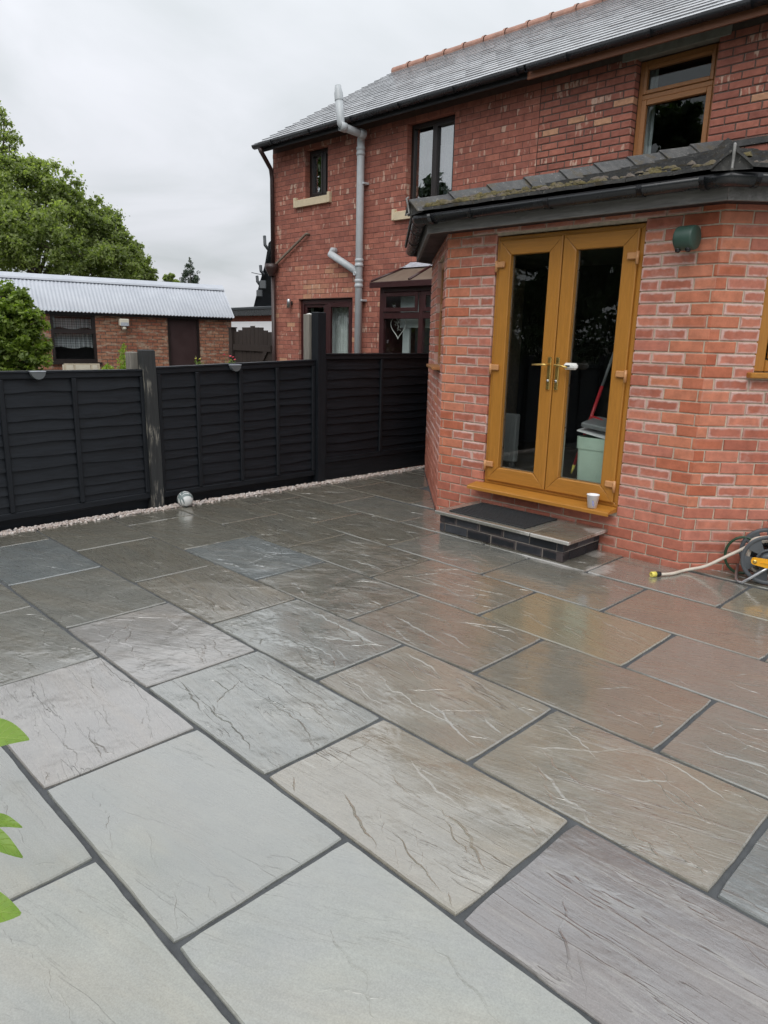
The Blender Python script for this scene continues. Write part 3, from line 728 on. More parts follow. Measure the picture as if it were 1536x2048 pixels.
# french doors
def frame_rect(PP, x0, x1, z0, z1, w, y0, y1, bev=.006, wb=None):
    """four bars of a frame in a plane of constant Y, mitred"""
    wb = wb or w
    for mbx, a in zip(PP, 'lrtb'):
        if a == 'l': poly = [(x0, z0), (x0+w, z0+wb), (x0+w, z1-w), (x0, z1)]
        if a == 'r': poly = [(x1, z0), (x1, z1), (x1-w, z1-w), (x1-w, z0+wb)]
        if a == 't': poly = [(x0, z1), (x0+w, z1-w), (x1-w, z1-w), (x1, z1)]
        if a == 'b': poly = [(x0, z0), (x1, z0), (x1-w, z0+wb), (x0+w, z0+wb)]
        c = Vector((sum(p[0] for p in poly)/4, 0, sum(p[1] for p in poly)/4))
        g = .0012
        P0 = [Vector((p[0]+(g if p[0] < c.x else -g), y1, p[1]+(g if p[1] < c.z else -g))) for p in poly]
        P1 = [Vector((p.x, y0+bev*.6, p.z)) for p in P0]
        P2 = [Vector((p.x+(c.x-p.x)*min(.3, bev/max(abs(c.x-p.x), .001)), y0, p.z+(c.z-p.z)*min(.3, bev/max(abs(c.z-p.z), .001)))) for p in P0]
        fs = [(8, 9, 10, 11)]+[(q+i, q+(i+1) % 4, q+4+(i+1) % 4, q+4+i) for q in (0, 4) for i in range(4)]
        mbx.add(P0+P1+P2, fs)
def framed(parent, up_name, ac_name, x0, x1, z0, z1, w, y0, y1, up, ac, wb=None):
    """four bars, each its own piece: the first upright carries the rest when it is a leaf"""
    P = [MB() for _ in range(4)]
    frame_rect(P, x0, x1, z0, z1, w, y0, y1, wb=wb)
    return [P[0].build(up_name, up, parent), P[1].build(up_name, up, parent), P[2].build(ac_name, ac, parent), P[3].build(ac_name, ac, parent)]
dx0, dx1, dz0, dz1 = -3.538, -2.337, .335, 2.258
framed(ext, 'frame_jamb', 'frame_head', dx0, dx1, dz0, dz1, .038, 4.735, 4.81, 'oak_up', 'oak_across')
DM = -2.945
for i, (xa, xb) in enumerate(((dx0+.036, DM-.003), (DM+.003, dx1-.036))):
    leaf = MB().box((xa+.10, 4.748, dz0+.14), (xb-.10, 4.754, dz1-.135)).build('french_door', 'glass', ext)
    framed(leaf, 'door_stile', 'door_rail', xa, xb, dz0+.03, dz1-.03, .108, 4.715, 4.78, 'oak_up', 'oak_across', wb=.115)
    sp = MB()
    for (p, q) in (((xa+.108, 4.756, dz0+.145), (xa+.114, 4.768, dz1-.14)), ((xb-.114, 4.756, dz0+.145), (xb-.108, 4.768, dz1-.14)), ((xa+.114, 4.756, dz0+.145), (xb-.114, 4.768, dz0+.151))): sp.box(p, q)
    sp.build('glazing_spacer', 'steel', leaf)
    hx = (xa+.012) if i == 0 else (xb-.012)
    for hz in (.50, 1.275, 2.05):
        h = MB(); s_ = 1 if i == 0 else -1
        h.box((min(hx-s_*.028, hx+s_*.052), 4.693, hz-.02), (max(hx-s_*.028, hx+s_*.052), 4.7145, hz+.024), .005)
        h.tube([(hx-s_*.022, 4.697, hz-.052), (hx-s_*.022, 4.697, hz+.03)], .0105, 10)
        h.build('hinge', 'hinge_oak', leaf)
    bx = DM-.035 if i == 0 else DM+.035
    plate = MB().box((bx-.016, 4.704, 1.13), (bx+.016, 4.7145, 1.375), .006).build('handle_plate', 'brass', leaf)
    s_ = -1 if i == 0 else 1
    MB().tube([(bx, 4.71, 1.318), (bx, 4.665, 1.318), (bx+s_*.012, 4.655, 1.318), (bx+s_*.06, 4.652, 1.316), (bx+s_*.115, 4.655, 1.313-.008*i)], [.008, .008, .009, .008, .007], 10).build('handle_lever', 'brass', leaf)
    MB().lathe((bx, 4.704, 1.20), (0, -1, 0), [(.010, 0), (.010, .006), (0.0001, .006)], 14).build('lock_cylinder', 'steel', leaf)
    if i == 1:
        k = MB().box((bx+.075, 4.655, 1.290), (bx+.185, 4.70, 1.338), .016).build('child_lock', 'white_plastic', leaf)
        MB().box((bx+.10, 4.652, 1.312), (bx+.135, 4.656, 1.322)).build('lock_slot', 'dark_lens', leaf)
sill = MB(); prof = [(4.80, .302), (4.80, .335), (4.715, .335), (4.60, .318), (4.592, .312), (4.592, .290), (4.602, .290), (4.606, .302)]
sill.prism([(-3.605, y, z) for y, z in prof], (1.268, 0, 0)); sill.build('door_sill', 'oak_across', ext)

# cant windows
def local_frame(name, parent, O, U, N, u0, u1, z0, z1, w, depth, mat, bars=(), zb=(), rec=.03):
    mb = MB()
    def bar(a, b, c, d): mb.obox(O+U*((a+b)/2)+N*(-rec-depth/2)+Vector((0, 0, (c+d)/2)), U, N, Zv, ((b-a)/2, depth/2, (d-c)/2), .006)
    bar(u0, u0+w, z0, z1); bar(u1-w, u1, z0, z1); bar(u0+w+.001, u1-w-.001, z1-w, z1); bar(u0+w+.001, u1-w-.001, z0, z0+w)
    for x in bars: bar(x-w/2, x+w/2, z0+w+.001, z1-w-.001)
    for z in zb: bar(u0+w+.001, u1-w-.001, z-w/2, z+w/2)
    f = mb.build(name, mat, parent)
    g = MB().obox(O+U*((u0+u1)/2)+N*(-rec-depth*.62)+Vector((0, 0, (z0+z1)/2)), U, N, Zv, ((u1-u0)/2-w*.6, .003, (z1-z0)/2-w*.6))
    return f, g
f, g = local_frame('window', ext, rc_O, rc_U, rc_N, .317, 1.748, 1.327, 2.188, .075, .06, 'oak_up', (1.03,), (), .03)
g.build('glass', 'glass', f)
for (u0, u1) in ((.40, .985), (1.075, 1.665)):
    mb = MB(); w = .045
    for (a, b, c, d) in ((u0, u0+w, 1.41, 2.105), (u1-w, u1, 1.41, 2.105), (u0+w+.001, u1-w-.001, 2.06, 2.105), (u0+w+.001, u1-w-.001, 1.41, 1.455)):
        mb.obox(rc_O+rc_U*((a+b)/2)+rc_N*(-.028)+Zv*((c+d)/2), rc_U, rc_N, Zv, ((b-a)/2, .012, (d-c)/2), .005)
    mb.build('sash', 'oak_across', f)
MB().obox(rc_O+rc_U*1.03+rc_N*.012+Zv*1.305, rc_U, rc_N, Zv, (.76, .045, .018), .006).build('window_sill', 'oak_across', ext)
f, g = local_frame('window', ext, lc_O, lc_U, lc_N, .952, 1.738, 1.252, 2.198, .07, .06, 'oak_pale_up', (), (1.78,), .035)
g.build('glass', 'glass', f)
MB().obox(lc_O+lc_U*1.345+lc_N*.02+Zv*1.232, lc_U, lc_N, Zv, (.43, .055, .014), .005).build('window_sill', 'oak_pale_across', ext)

# eaves: fascia, soffit, gutter, tiled roof
def offset_poly(d):                       # eave line d metres outside the walls (front, cants, sides)
    t = math.tan(math.radians(22.5))
    return [V2((-.40+d, 7.9)), V2((-.40+d, 6.16-d*t)), V2((-1.84+d*t, 4.72-d)), V2((-4.035-d*t, 4.72-d)), V2((-5.465-d, 6.15-d*t)), V2((-5.465-d, 7.9))]
Fo, Fi, Go, So = offset_poly(.17), offset_poly(.145), offset_poly(.235), offset_poly(.16)
for i in range(5):
    A, B, a_, b_ = Fo[i], Fo[i+1], Fi[i], Fi[i+1]
    g_ = (B-A).normalized()*.0015
    MB().prism([A+g_+Zv*2.308, B-g_+Zv*2.308, b_-g_+Zv*2.308, a_+g_+Zv*2.308], (0, 0, .135)).build('fascia_board', 'fascia_grey', ext)
Wl = offset_poly(-.02)
so_ = MB()
for i in range(5): so_.prism([Fi[i]+Zv*2.318, Fi[i+1]+Zv*2.318, Wl[i+1]+Zv*2.318, Wl[i]+Zv*2.318], (0, 0, .012))
so_.build('soffit', 'black_paint', ext)
def gutter(mb, pts, r, n=9, th=.004):
    """half-round channel along a level line, open at the top"""
    N = len(pts); vs = []; fs = []
    for i, p in enumerate(pts):
        t0 = (pts[i]-pts[i-1]).normalized() if i else (pts[1]-pts[0]).normalized()
        t1 = (pts[i+1]-pts[i]).normalized() if i < N-1 else t0
        m_ = (t0+t1).normalized(); sc_ = 1/max(.3, m_.dot(t0)); u = Vector((m_.y, -m_.x, 0))
        for rad in (r, r-th):
            for k in range(n+1):
                an = math.pi*k/n; vs.append(p+u*math.cos(an)*rad*sc_-Zv*math.sin(an)*rad)
    M = 2*(n+1)
    for i in range(N-1):
        for k in range(n):
            fs.append((i*M+k, i*M+k+1, (i+1)*M+k+1, (i+1)*M+k)); o = n+1
            fs.append((i*M+o+k+1, i*M+o+k, (i+1)*M+o+k, (i+1)*M+o+k+1))
        fs.append((i*M, (i+1)*M, (i+1)*M+n+1, i*M+n+1)); fs.append((i*M+n, i*M+2*n+1, (i+1)*M+2*n+1, (i+1)*M+n))
    for i in (0, N-1):
        for k in range(n): fs.append((i*M+k, i*M+k+1, i*M+n+2+k, i*M+n+1+k))
    mb.add(vs, fs, None, True)
GZb = 2.428
Gc = [p+Zv*GZb for p in offset_poly(.232)]
gt = MB(); gutter(gt, Gc, .056); gut = gt.build('gutter', 'gutter_black', ext)
def collar(p, t, w=.05, r=.061, name='gutter_bracket'):
    mb = MB(); gutter(mb, [p-t*w/2, p+t*w/2], r, 9, .006); mb.build(name, 'gutter_black', gut)
for i in (1, 2, 3):
    A, B = Gc[i], Gc[i+1]; t = (B-A).normalized(); ln = (B-A).length
    for s_ in (.28, .6) if i != 2 else (.22, .5, .78): collar(A+t*ln*s_, t, .035)
for i in (2, 3):
    A = Gc[i]; t0 = (Gc[i-1]-A).normalized(); t1 = (Gc[i+1]-A).normalized()
    mb = MB(); gutter(mb, [A+t0*.13, A, A+t1*.13], .062, 9, .006); mb.build('gutter_corner', 'gutter_black', gut)
    collar(A+t0*.14, t0, .03, .066); collar(A+t1*.14, t1, .03, .066)
RE, RZ0, RZ1 = .285, 2.447, 3.42         # roof edge overhang, eave height, height where it meets the house
rp = math.atan2(RZ1-RZ0, 7.9-4.42)
def roof_faces():
    E_ = offset_poly(RE); apex_y = 7.9; run = 7.9-(4.72-RE); t = math.tan(math.radians(22.5))
    # front slope narrows along its hips by run*tan(22.5) each side until the house wall
    fr = [E_[3], E_[2], V2((E_[2].x-run*t, 7.9)), V2((E_[3].x+run*t, 7.9))]
    return E_, fr
E_, FRp = roof_faces()
def rz(p_, N):      # height on a slope whose eave normal is N
    return RZ0 + (p_)*math.tan(rp)
roof = MB()
deck = MB()
def slope(A, B, ext_name, courses, tw=.30):
    """tiled slope rising from eave A->B, cut along both hips"""
    U = (B-A).normalized(); N = Vector((-U.y, U.x, 0))
    if N.dot(V2((-2.9, 7.5))-A) < 0: N = -N
    ln = (B-A).length; t = math.tan(math.radians(22.5)); S = Vector((N.x*math.cos(rp), N.y*math.cos(rp), math.sin(rp))); nrm = U.cross(S); nrm = nrm if nrm.z > 0 else -nrm
    run = 7.9-(4.72-RE); sl = run/math.cos(rp); gauge = sl/courses
    base = A+Zv*RZ0
    for k in range(courses):
        s0, s1 = k*gauge-.012, (k+1)*gauge+.05
        d = s0*math.cos(rp); u_lo, u_hi = max(0, d*t), ln-max(0, d*t)
        d1 = min(s1, sl)*math.cos(rp)
        x = u_lo + (-(tw/2) if k % 2 else 0)
        while x < u_hi:
            a0, a1 = max(x, u_lo)+.002, min(x+tw, u_hi)-.002; x += tw
            if a1-a0 < .03: continue
            # trapezoid kept inside the hips at the upper edge
            b0, b1 = max(a0, d1*t+.002), min(a1, ln-d1*t-.002)
            if b1-b0 < .01: b0 = b1 = (max(a0, d1*t)+min(a1, ln-d1*t))/2; b0 -= .004; b1 += .004
            n_ = 6; lo = []; hi = []
            for i in range(n_+1):
                f_ = i/n_; w = .004*math.sin(math.pi*f_)+random.uniform(-.001, .001)
                lo.append(base+U*(a0+(a1-a0)*f_)+S*s0+nrm*(.034+w)); hi.append(base+U*(b0+(b1-b0)*f_)+S*min(s1, sl)+nrm*(.012+w*.6))
            lo2 = [p-nrm*.022 for p in lo]; hi2 = [p-nrm*.018 for p in hi]; m1 = n_+1
            vs = lo+hi+lo2+hi2; fs = []
            for i in range(n_):
                fs += [(i, i+1, m1+i+1, m1+i), (2*m1+i+1, 2*m1+i, 3*m1+i, 3*m1+i+1), (i+1, i, 2*m1+i, 2*m1+i+1)]
            fs += [(0, m1, 3*m1, 2*m1), (n_, 2*m1+n_, 3*m1+n_, m1+n_)]
            MB().add(vs, fs).build('roof_tile', 'tile', roof_o)
    return base, U, S, nrm, ln
dk_ = MB()
t22 = math.tan(math.radians(22.5)); run = 7.9-(4.72-RE)
def deckpoly(A, B):
    U = (B-A).normalized(); N = Vector((-U.y, U.x, 0)); N = N if N.dot(V2((-2.9, 7.5))-A) > 0 else -N; ln = (B-A).length
    d = min(run, ln/2/t22*.999); P = [A, B, B-U*d*t22+N*d, A+U*d*t22+N*d]
    z = [RZ0, RZ0, RZ0+d*math.tan(rp), RZ0+d*math.tan(rp)]; return [p+Zv*(q-.012) for p, q in zip(P, z)]
for i in (1, 2, 3):
    dk_.prism(deckpoly(E_[i+1], E_[i]), (0, 0, -.02))
roof_o = dk_.build('roof', 'black_paint', ext)
slope(E_[3], E_[2], '', 10)
slope(E_[2], E_[1], '', 10)
slope(E_[4], E_[3], '', 10)
# hips: bonnet tiles with a strap at the foot
for ci, other in ((2, None), (3, None)):
    A = E_[ci]+Zv*(RZ0+.02); cdir = V2((-1.84-(-2.9), 0)) 
    inward = (V2((-t22, 1)) if ci == 2 else V2((t22, 1)))
    H = Vector((inward.x, inward.y, math.tan(rp))).normalized(); side = H.cross(Zv).normalized(); upv = side.cross(H)
    for k in range(9):
        p0 = A+H*(k*.36-.03); p1 = A+H*(k*.36+.37); r0, r1 = .125, .115
        n_ = 8; vs = []
        for p, r_, lift in ((p0, r0, .0), (p1, r1, -.02)):
            for th in (0, .016):
                for i in range(n_+1):
                    an = math.pi*(i/n_); tri = (1-abs(2*i/n_-1))
                    vs.append(p+side*(r_-th)*(2*i/n_-1)*-1.0+upv*((.105-th)*(tri*.8+.2*math.sin(an))+lift-.012))
        m1 = n_+1; fs = []
        for i in range(n_): fs += [(i, i+1, 2*m1+i+1, 2*m1+i), (m1+i+1, m1+i, 3*m1+i, 3*m1+i+1), (i+1, i, m1+i, m1+i+1), (2*m1+i, 2*m1+i+1, 3*m1+i+1, 3*m1+i)]
        fs += [(0, m1, 3*m1, 2*m1), (n_, n_+2*m1, n_+3*m1, n_+m1)][::-1]
        MB().add(vs, fs).build('hip_tile', 'tile', roof_o)
        if k == 0:
            poly = [p0+H*.02+side*(.108)*(1-2*i/n_)+upv*(.09*(1-abs(2*i/n_-1))-.012) for i in range(n_+1)]
            MB().prism(poly+[poly[-1]-Zv*.012, poly[0]-Zv*.012], H*.03).build('mortar_bed', 'tile', roof_o)
    st = MB(); w = .016; q = A-H*.045
    st.tube([q+upv*.108+H*.02, q+upv*.104, q+upv*.05, q-upv*.005, q-H*.03-upv*.015], .008, 6)
    st.build('hip_iron', 'iron_strap', roof_o)
# moss cushions lodged along the eave
ms = MB(); A, B = E_[3], E_[2]; U = (B-A).normalized()
S_ = Vector((0, math.cos(rp), math.sin(rp)))
def lump(mb, c, r, h, sd):
    rr = random.Random(sd); n1, n2 = 7, 4; vs = []; fs = []
    for j in range(n2):
        el = math.pi/2*j/(n2-1)
        for i in range(n1):
            an = 6.283*i/n1; k_ = 1+rr.uniform(-.25, .25); vs.append(c+Vector((math.cos(an)*math.cos(el)*r*k_*1.5, math.sin(an)*math.cos(el)*r*k_, math.sin(el)*h*k_)))
    for j in range(n2-1):
        for i in range(n1): fs.append((j*n1+i, j*n1+(i+1) % n1, (j+1)*n1+(i+1) % n1, (j+1)*n1+i))
    mb.add(vs, fs, None, True)
for i in range(230):
    u = abs(random.gauss(0, .9)) if i < 150 else random.uniform(0, 2.3)
    if u > 2.35: continue
    s_ = random.choice((0.02, .02, .02, .36, .37))
    r_ = random.uniform(.008, .026)*(1.35 if u < .4 else 1); lump(ms, A+U*(.12+u)+Zv*RZ0+S_*(s_+random.uniform(-.02, .05))+Zv*.034, r_, r_*random.uniform(.7, 1.1), i)
for i in range(60):
    u = random.uniform(.05, 1.5); P_ = E_[2]+(E_[1]-E_[2]).normalized()*u; lump(ms, P_+Zv*(RZ0+.035)+(V2((-1, 1)).normalized())*random.uniform(0, .05), random.uniform(.008, .022), random.uniform(.008, .02), 900+i)
tag(ms.build('moss', 'moss', roof_o), kind='stuff')
# small board of lead where the roof meets the house
MB().obox((-2.94, 7.888, RZ1+.02), (1, 0, 0), (0, 1, 0), Zv, (1.15, .008, .03)).build('wall_flashing', 'tile', ext)
# room inside
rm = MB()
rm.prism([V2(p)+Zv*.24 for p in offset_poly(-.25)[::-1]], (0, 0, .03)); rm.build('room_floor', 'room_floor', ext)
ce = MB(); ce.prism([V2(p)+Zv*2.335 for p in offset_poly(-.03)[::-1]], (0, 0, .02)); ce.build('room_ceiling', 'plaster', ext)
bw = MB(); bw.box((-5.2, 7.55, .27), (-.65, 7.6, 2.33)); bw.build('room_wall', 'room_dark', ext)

# ================================================================== THE HOUSE (semi-detached pair, rear wall)
FY = 7.9
house = thing('semi_detached_house', (-6, FY+3, GZ), 'two storey red brick semi with wet slate roof behind fence', 'house')
hO, hU, hN = Vector((0, FY, 0)), Vector((1, 0, 0)), Vector((0, -1, 0))
HL, HR, HT = -10.725, -.3, 4.555
W_small = (-9.852, -9.288, 3.685, 4.40)
W_big = (-7.580, -6.715, 3.28, 4.40)
W_right = (-4.206, -3.345, 3.38, 4.445)
D_patio = (-10.036, -8.67, -.30, 2.095)
W_bay = (-7.55, -5.95, .35, 2.30)
D_in = (-5.1, -.7, .27, 2.2)
holes = [W_small, W_big, W_right, D_patio, W_bay]
PARTY = -5.40
c1, c2 = MB(), MB()
core_wall(c1, hO, hU, hN, HL+.004, PARTY, GZ+.002, HT, [grow(h, .006) for h in holes], -.28, -.003)
core_wall(c2, hO, hU, hN, PARTY+.0005, HR, GZ+.002, HT, [grow(h, .006) for h in holes], -.28, -.009)
c1.box((HL+.004, FY+.281, GZ+.002), (HL+.25, 14.0, 4.5)); 
w1 = c1.build('wall_core', 'mortar_neighbour', house); w2 = c2.build('wall_core', 'mortar_ours', house)
gable = MB(); gable.prism([(HL+.004, 7.9, 4.556), (HL+.004, 13.68, 4.556), (HL+.004, 10.79, 6.34)], (.24, 0, 0)); gable.build('gable_wall', 'mortar_neighbour', house)
HCo = .0765
hz0 = GZ+.003
nzc = int((HT-hz0)/HCo)
lft = brick_cells(HL, PARTY-.004, hz0, HCo, .226, .0055, holes, 0.02, nzc)
rgt = brick_cells(PARTY+.004, HR, hz0, HCo, .226, .013, holes, .05, nzc)
lft = [c for c in lft if not (c[0] > -5.46 and c[3] < 3.36) and not (c[1] > -5.47 and c[3] < 2.3)]
rgt = [c for c in rgt if c[2] > 3.30]
def hval(c, left, i):
    rr = random.Random(i*31+(7 if left else 3)); a = rr.uniform(.1, .85); cm = (c[0]+c[1])/2; zm = (c[2]+c[3])/2
    lime = rr.uniform(.5, .9) if rr.random() < (.30 if left else .30) else 0.0
    # paler bricks over the patio door where the wall was opened up
    if left and 2.1 < zm < 2.62 and -10.2 < cm < -8.5: a = rr.uniform(.8, 1.0); lime = rr.uniform(.5, .95) if rr.random() < .35 else 0
    elif left and zm < 2.1: a = min(1, a+.18)
    if not left and rr.random() < .05: a = 1.0
    return (a, rr.random()*.6, lime)
vis = [(c, i) for i, c in enumerate(rgt)]
vis.sort(key=lambda e: (e[0][0] > -2.75, -(e[0][0])))
rest = MB(); restuv = []; nb_ = 0
for c, i in vis:
    if nb_ < 296 and c[0] < -2.75:
        mb = MB(); uvl = []; brick_mesh(mb, uvl, hO, hU, hN, c, hval(c, False, i), seed=i+5000, ch=.005); mb.build('brick', 'brick_house', house, 'brick', uvl); nb_ += 1
    else: brick_mesh(rest, restuv, hO, hU, hN, c, hval(c, False, i), seed=i+5000, ch=.005)
for i, c in enumerate(lft):
    if nb_ < 296 and c[0] > -6.4 and c[2] > 3.3:
        mb = MB(); uvl = []; brick_mesh(mb, uvl, hO, hU, hN, c, hval(c, True, i), seed=i+9000, ch=.003); mb.build('brick', 'brick_house', house, 'brick', uvl); nb_ += 1
    else: brick_mesh(rest, restuv, hO, hU, hN, c, hval(c, True, i), seed=i+9000, ch=.003)
tag(rest.build('brickwork', 'brick_house', house, 'brick', restuv), kind='stuff')
# rooms behind the windows: dark boxes
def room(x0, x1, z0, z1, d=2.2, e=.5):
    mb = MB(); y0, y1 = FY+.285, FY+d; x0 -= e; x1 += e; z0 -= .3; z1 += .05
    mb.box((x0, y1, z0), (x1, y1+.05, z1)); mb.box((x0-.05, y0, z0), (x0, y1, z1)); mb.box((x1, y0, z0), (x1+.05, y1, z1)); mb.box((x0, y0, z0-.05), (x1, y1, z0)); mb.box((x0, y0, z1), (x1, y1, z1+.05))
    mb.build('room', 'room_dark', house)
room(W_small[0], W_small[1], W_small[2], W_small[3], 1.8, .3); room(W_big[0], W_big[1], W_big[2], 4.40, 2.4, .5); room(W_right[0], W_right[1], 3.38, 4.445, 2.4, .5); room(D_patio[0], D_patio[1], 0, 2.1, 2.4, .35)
def sheet(name, mat, x0, x1, z0, z1, y, folds, amp, parent, flare=0.0):
    n = folds*8; vs = []; fs = []
    for i in range(n+1):
        f_ = i/n; x = x0+(x1-x0)*f_; yy = y+amp*math.sin(2*math.pi*folds*f_)+amp*.4*math.sin(2*math.pi*folds*2.3*f_+1)
        for z, k in ((z0, 1+flare), (z1, 1.0)): vs.append(((x-(x0+x1)/2)*k+(x0+x1)/2, y+(yy-y)*k, z))
    for i in range(n): fs.append((2*i, 2*i+2, 2*i+3, 2*i+1))
    return MB().add(vs, fs, None, True).build(name, mat, parent)
def hframe(x0, x1, z0, z1, w, mat, bars=(), zb=(), rec=.085, depth=.06, glass='glass_up', name='window'):
    f, g = local_frame(name, house, hO, hU, hN, x0+.003, x1-.003, z0+.003, z1-.003, w, depth, mat, bars, zb, rec)
    g.build('glass', glass, f); return f
def sash(parent, x0, x1, z0, z1, w, mat, rec=.075, glassless=True):
    mb = MB()
    for (a, b, c, d) in ((x0, x0+w, z0, z1), (x1-w, x1, z0, z1), (x0+w+.001, x1-w-.001, z1-w, z1), (x0+w+.001, x1-w-.001, z0, z0+w)):
        mb.box((a, FY+rec, c), (b, FY+rec+.05, d), .005)
    return mb.build('sash', mat, parent)
f = hframe(*W_small, .05, 'dark_upvc', (-9.50,), (), .10); sash(f, -9.80, -9.528, 3.735, 4.35, .035, 'dark_upvc', .09); sash(f, -9.472, -9.34, 3.735, 4.35, .03, 'dark_upvc', .09)
sheet('curtain', 'curtain', -9.74, -9.62, 3.72, 4.10, FY+.32, 2, .015, f)
f = hframe(*W_big, .05, 'dark_upvc', (-7.165,), (), .10); sash(f, -7.14, -6.77, 3.33, 4.35, .04, 'dark_upvc', .09)
sheet('curtain', 'curtain', -7.92, -7.64, 3.30, 4.38, FY+.42, 4, .02, f); sheet('curtain', 'curtain', -7.24, -7.08, 3.30, 4.38, FY+.42, 3, .02, f)
f = hframe(*W_right, .052, 'oak_pale_up', (), (4.085,), .10, glass='glass_dark'); sash(f, -4.152, -3.398, 4.113, 4.392, .04, 'oak_pale_across', .088); sash(f, -4.152, -3.398, 3.435, 4.057, .055, 'oak_pale_across', .088)
sheet('curtain', 'curtain', -4.36, -4.10, 3.40, 4.42, FY+.31, 4, .018, f)
MB().box((-4.374, FY-.012, 4.447), (-3.234, FY+.09, 4.5545), .006).build('lintel', 'concrete', house)
for (x0, x1, z1) in ((-10.10, -9.185, 3.683), (-7.80, -6.55, 3.278)):
    mb = MB(); pr = [(FY+.09, z1), (FY+.0, z1), (FY-.055, z1-.02), (FY-.055, z1-.125), (FY+.09, z1-.125)]
    mb.prism([(x0+.06, y, z) for y, z in pr], (x1-x0-.12, 0, 0)); mb.box((x0, FY-.058, z1-.128), (x0+.0595, FY+.05, z1+.028), .008); mb.box((x1-.0595, FY-.058, z1-.128), (x1, FY+.05, z1+.028), .008)
    mb.build('window_sill', 'cream_sill', house)
# patio door of the neighbouring half
pd = hframe(-10.036, -8.67, GZ+.02, 2.095, .075, 'rosewood', (-9.36,), (), .05, .09, 'glass', 'patio_door')
sash(pd, -9.965, -9.40, -.33, 2.03, .06, 'rosewood', .075); sash(pd, -9.32, -8.745, -.33, 2.03, .065, 'rosewood', .045)
sheet('curtain', 'curtain', -9.56, -9.10, -.33, 2.0, FY+.30, 7, .02, pd); sheet('curtain', 'curtain', -10.28, -9.98, -.33, 2.0, FY+.30, 5, .02, pd)
MB().box((-9.405, FY+.02, 1.05), (-9.375, FY+.046, 1.30), .006).build('handle', 'black_paint', pd)
# box bay window of the neighbouring half
bb = MB().box((-7.60, 7.45, GZ+.003), (-5.92, 7.888, .52)).build('box_bay', 'masonry_red', house, uvfn=lambda v: (v.x+v.y, v.z))
bx0, bx1, by = -7.60, -5.92, 7.45
fm = MB()
def bbar(a, b, c, d, y0=7.45, y1=7.52): fm.box((a, y0, c), (b, y1, d), .006)
bbar(bx0, bx0+.085, .52, 2.20); bbar(bx1-.085, bx1, .52, 2.20); bbar(-6.84, -6.76, .615, 2.12)
bbar(bx0+.086, bx1-.086, 2.12, 2.20); bbar(bx0+.086, bx1-.086, .52, .61); bbar(bx0+.086, -6.841, 1.76, 1.85); bbar(-6.759, bx1-.086, 1.76, 1.85)
fm.box((bx0, 7.522, .52), (bx0+.06, 7.885, 2.20)); fm.box((bx1-.06, 7.522, .52), (bx1, 7.885, 2.20))
bf = fm.build('bay_window', 'rosewood', bb)
for (x0, x1) in ((bx0+.09, -6.845), (-6.755, bx1-.09)):
    mb = MB()
    for (a, b, c, d) in ((x0, x0+.055, 1.855, 2.115), (x1-.055, x1, 1.855, 2.115), (x0+.056, x1-.056, 2.06, 2.115), (x0+.056, x1-.056, 1.855, 1.91)): mb.box((a, 7.432, c), (b, 7.449, d), .004)
    mb.build('sash', 'rosewood', bb); MB().box((x0, 7.48, .615), (x1, 7.486, 2.115)).build('glass', 'glass', bb)
rfp = MB(); rfp.prism([(bx0-.10, 7.36, 2.255), (bx0-.10, 7.888, 2.255), (bx0+.22, 7.888, 2.50)], (.001, 0, 0))
rf2 = MB(); e0, e1 = bx0-.10, bx1+.10
rf2.add([(e0, 7.36, 2.225), (e1, 7.36, 2.225), (e1, 7.888, 2.225), (e0, 7.888, 2.225), (e0, 7.36, 2.262), (e1, 7.36, 2.262), (e1, 7.888, 2.262), (e0, 7.888, 2.262), (e0+.26, 7.80, 2.48), (e1-.26, 7.80, 2.48), (e1-.26, 7.888, 2.48), (e0+.26, 7.888, 2.48)],
        [(3, 2, 1, 0), (0, 1, 5, 4), (1, 2, 6, 5), (3, 0, 4, 7), (4, 5, 9, 8), (5, 6, 10, 9), (7, 4, 8, 11), (8, 9, 10, 11)])
br_ = rf2.build('bay_roof', 'waste_pipe', bb)
for x in (e0+.01, -6.95, -6.35, e1-.01):
    tx = e0+.27 if x < -7.5 else (e1-.27 if x > -6.0 else x+.02)
    MB().tube([(x, 7.362, 2.268), (tx, 7.80, 2.486)], .022, 6).build('roof_bar', 'rosewood', bb)
MB().box((e0-.01, 7.345, 2.18), (e1+.01, 7.37, 2.258), .004).build('bay_fascia', 'rosewood', bb)
ld = MB(); ld.add([(e0+.20, 7.74, 2.475), (e1-.2, 7.74, 2.475), (e1-.24, 7.80, 2.505), (e0+.24, 7.80, 2.505), (e0+.27, 7.885, 2.56), (e1-.27, 7.885, 2.56)], [(0, 1, 2, 3), (3, 2, 5, 4)]); ld.build('lead_flashing', 'lead', bb)
# things seen in that window
bl0 = on_y(800, 655, 7.60); MB().box((bl0.x, 7.60, bl0.z), (-5.99, 7.615, 2.11)).build('blind', 'blind', bb)
MB().box((bl0.x+.03, 7.63, .62), (bl0.x+.16, 7.66, 2.10)).build('shutter_strip', 'blind', bb)
sheet('curtain', 'curtain', -7.05, -6.93, .6, 1.72, 7.68, 3, .015, bb); MB().box((-7.5, 8.6, .5), (-5.9, 8.64, 2.2)).build('room_back', 'room_dark', bb)
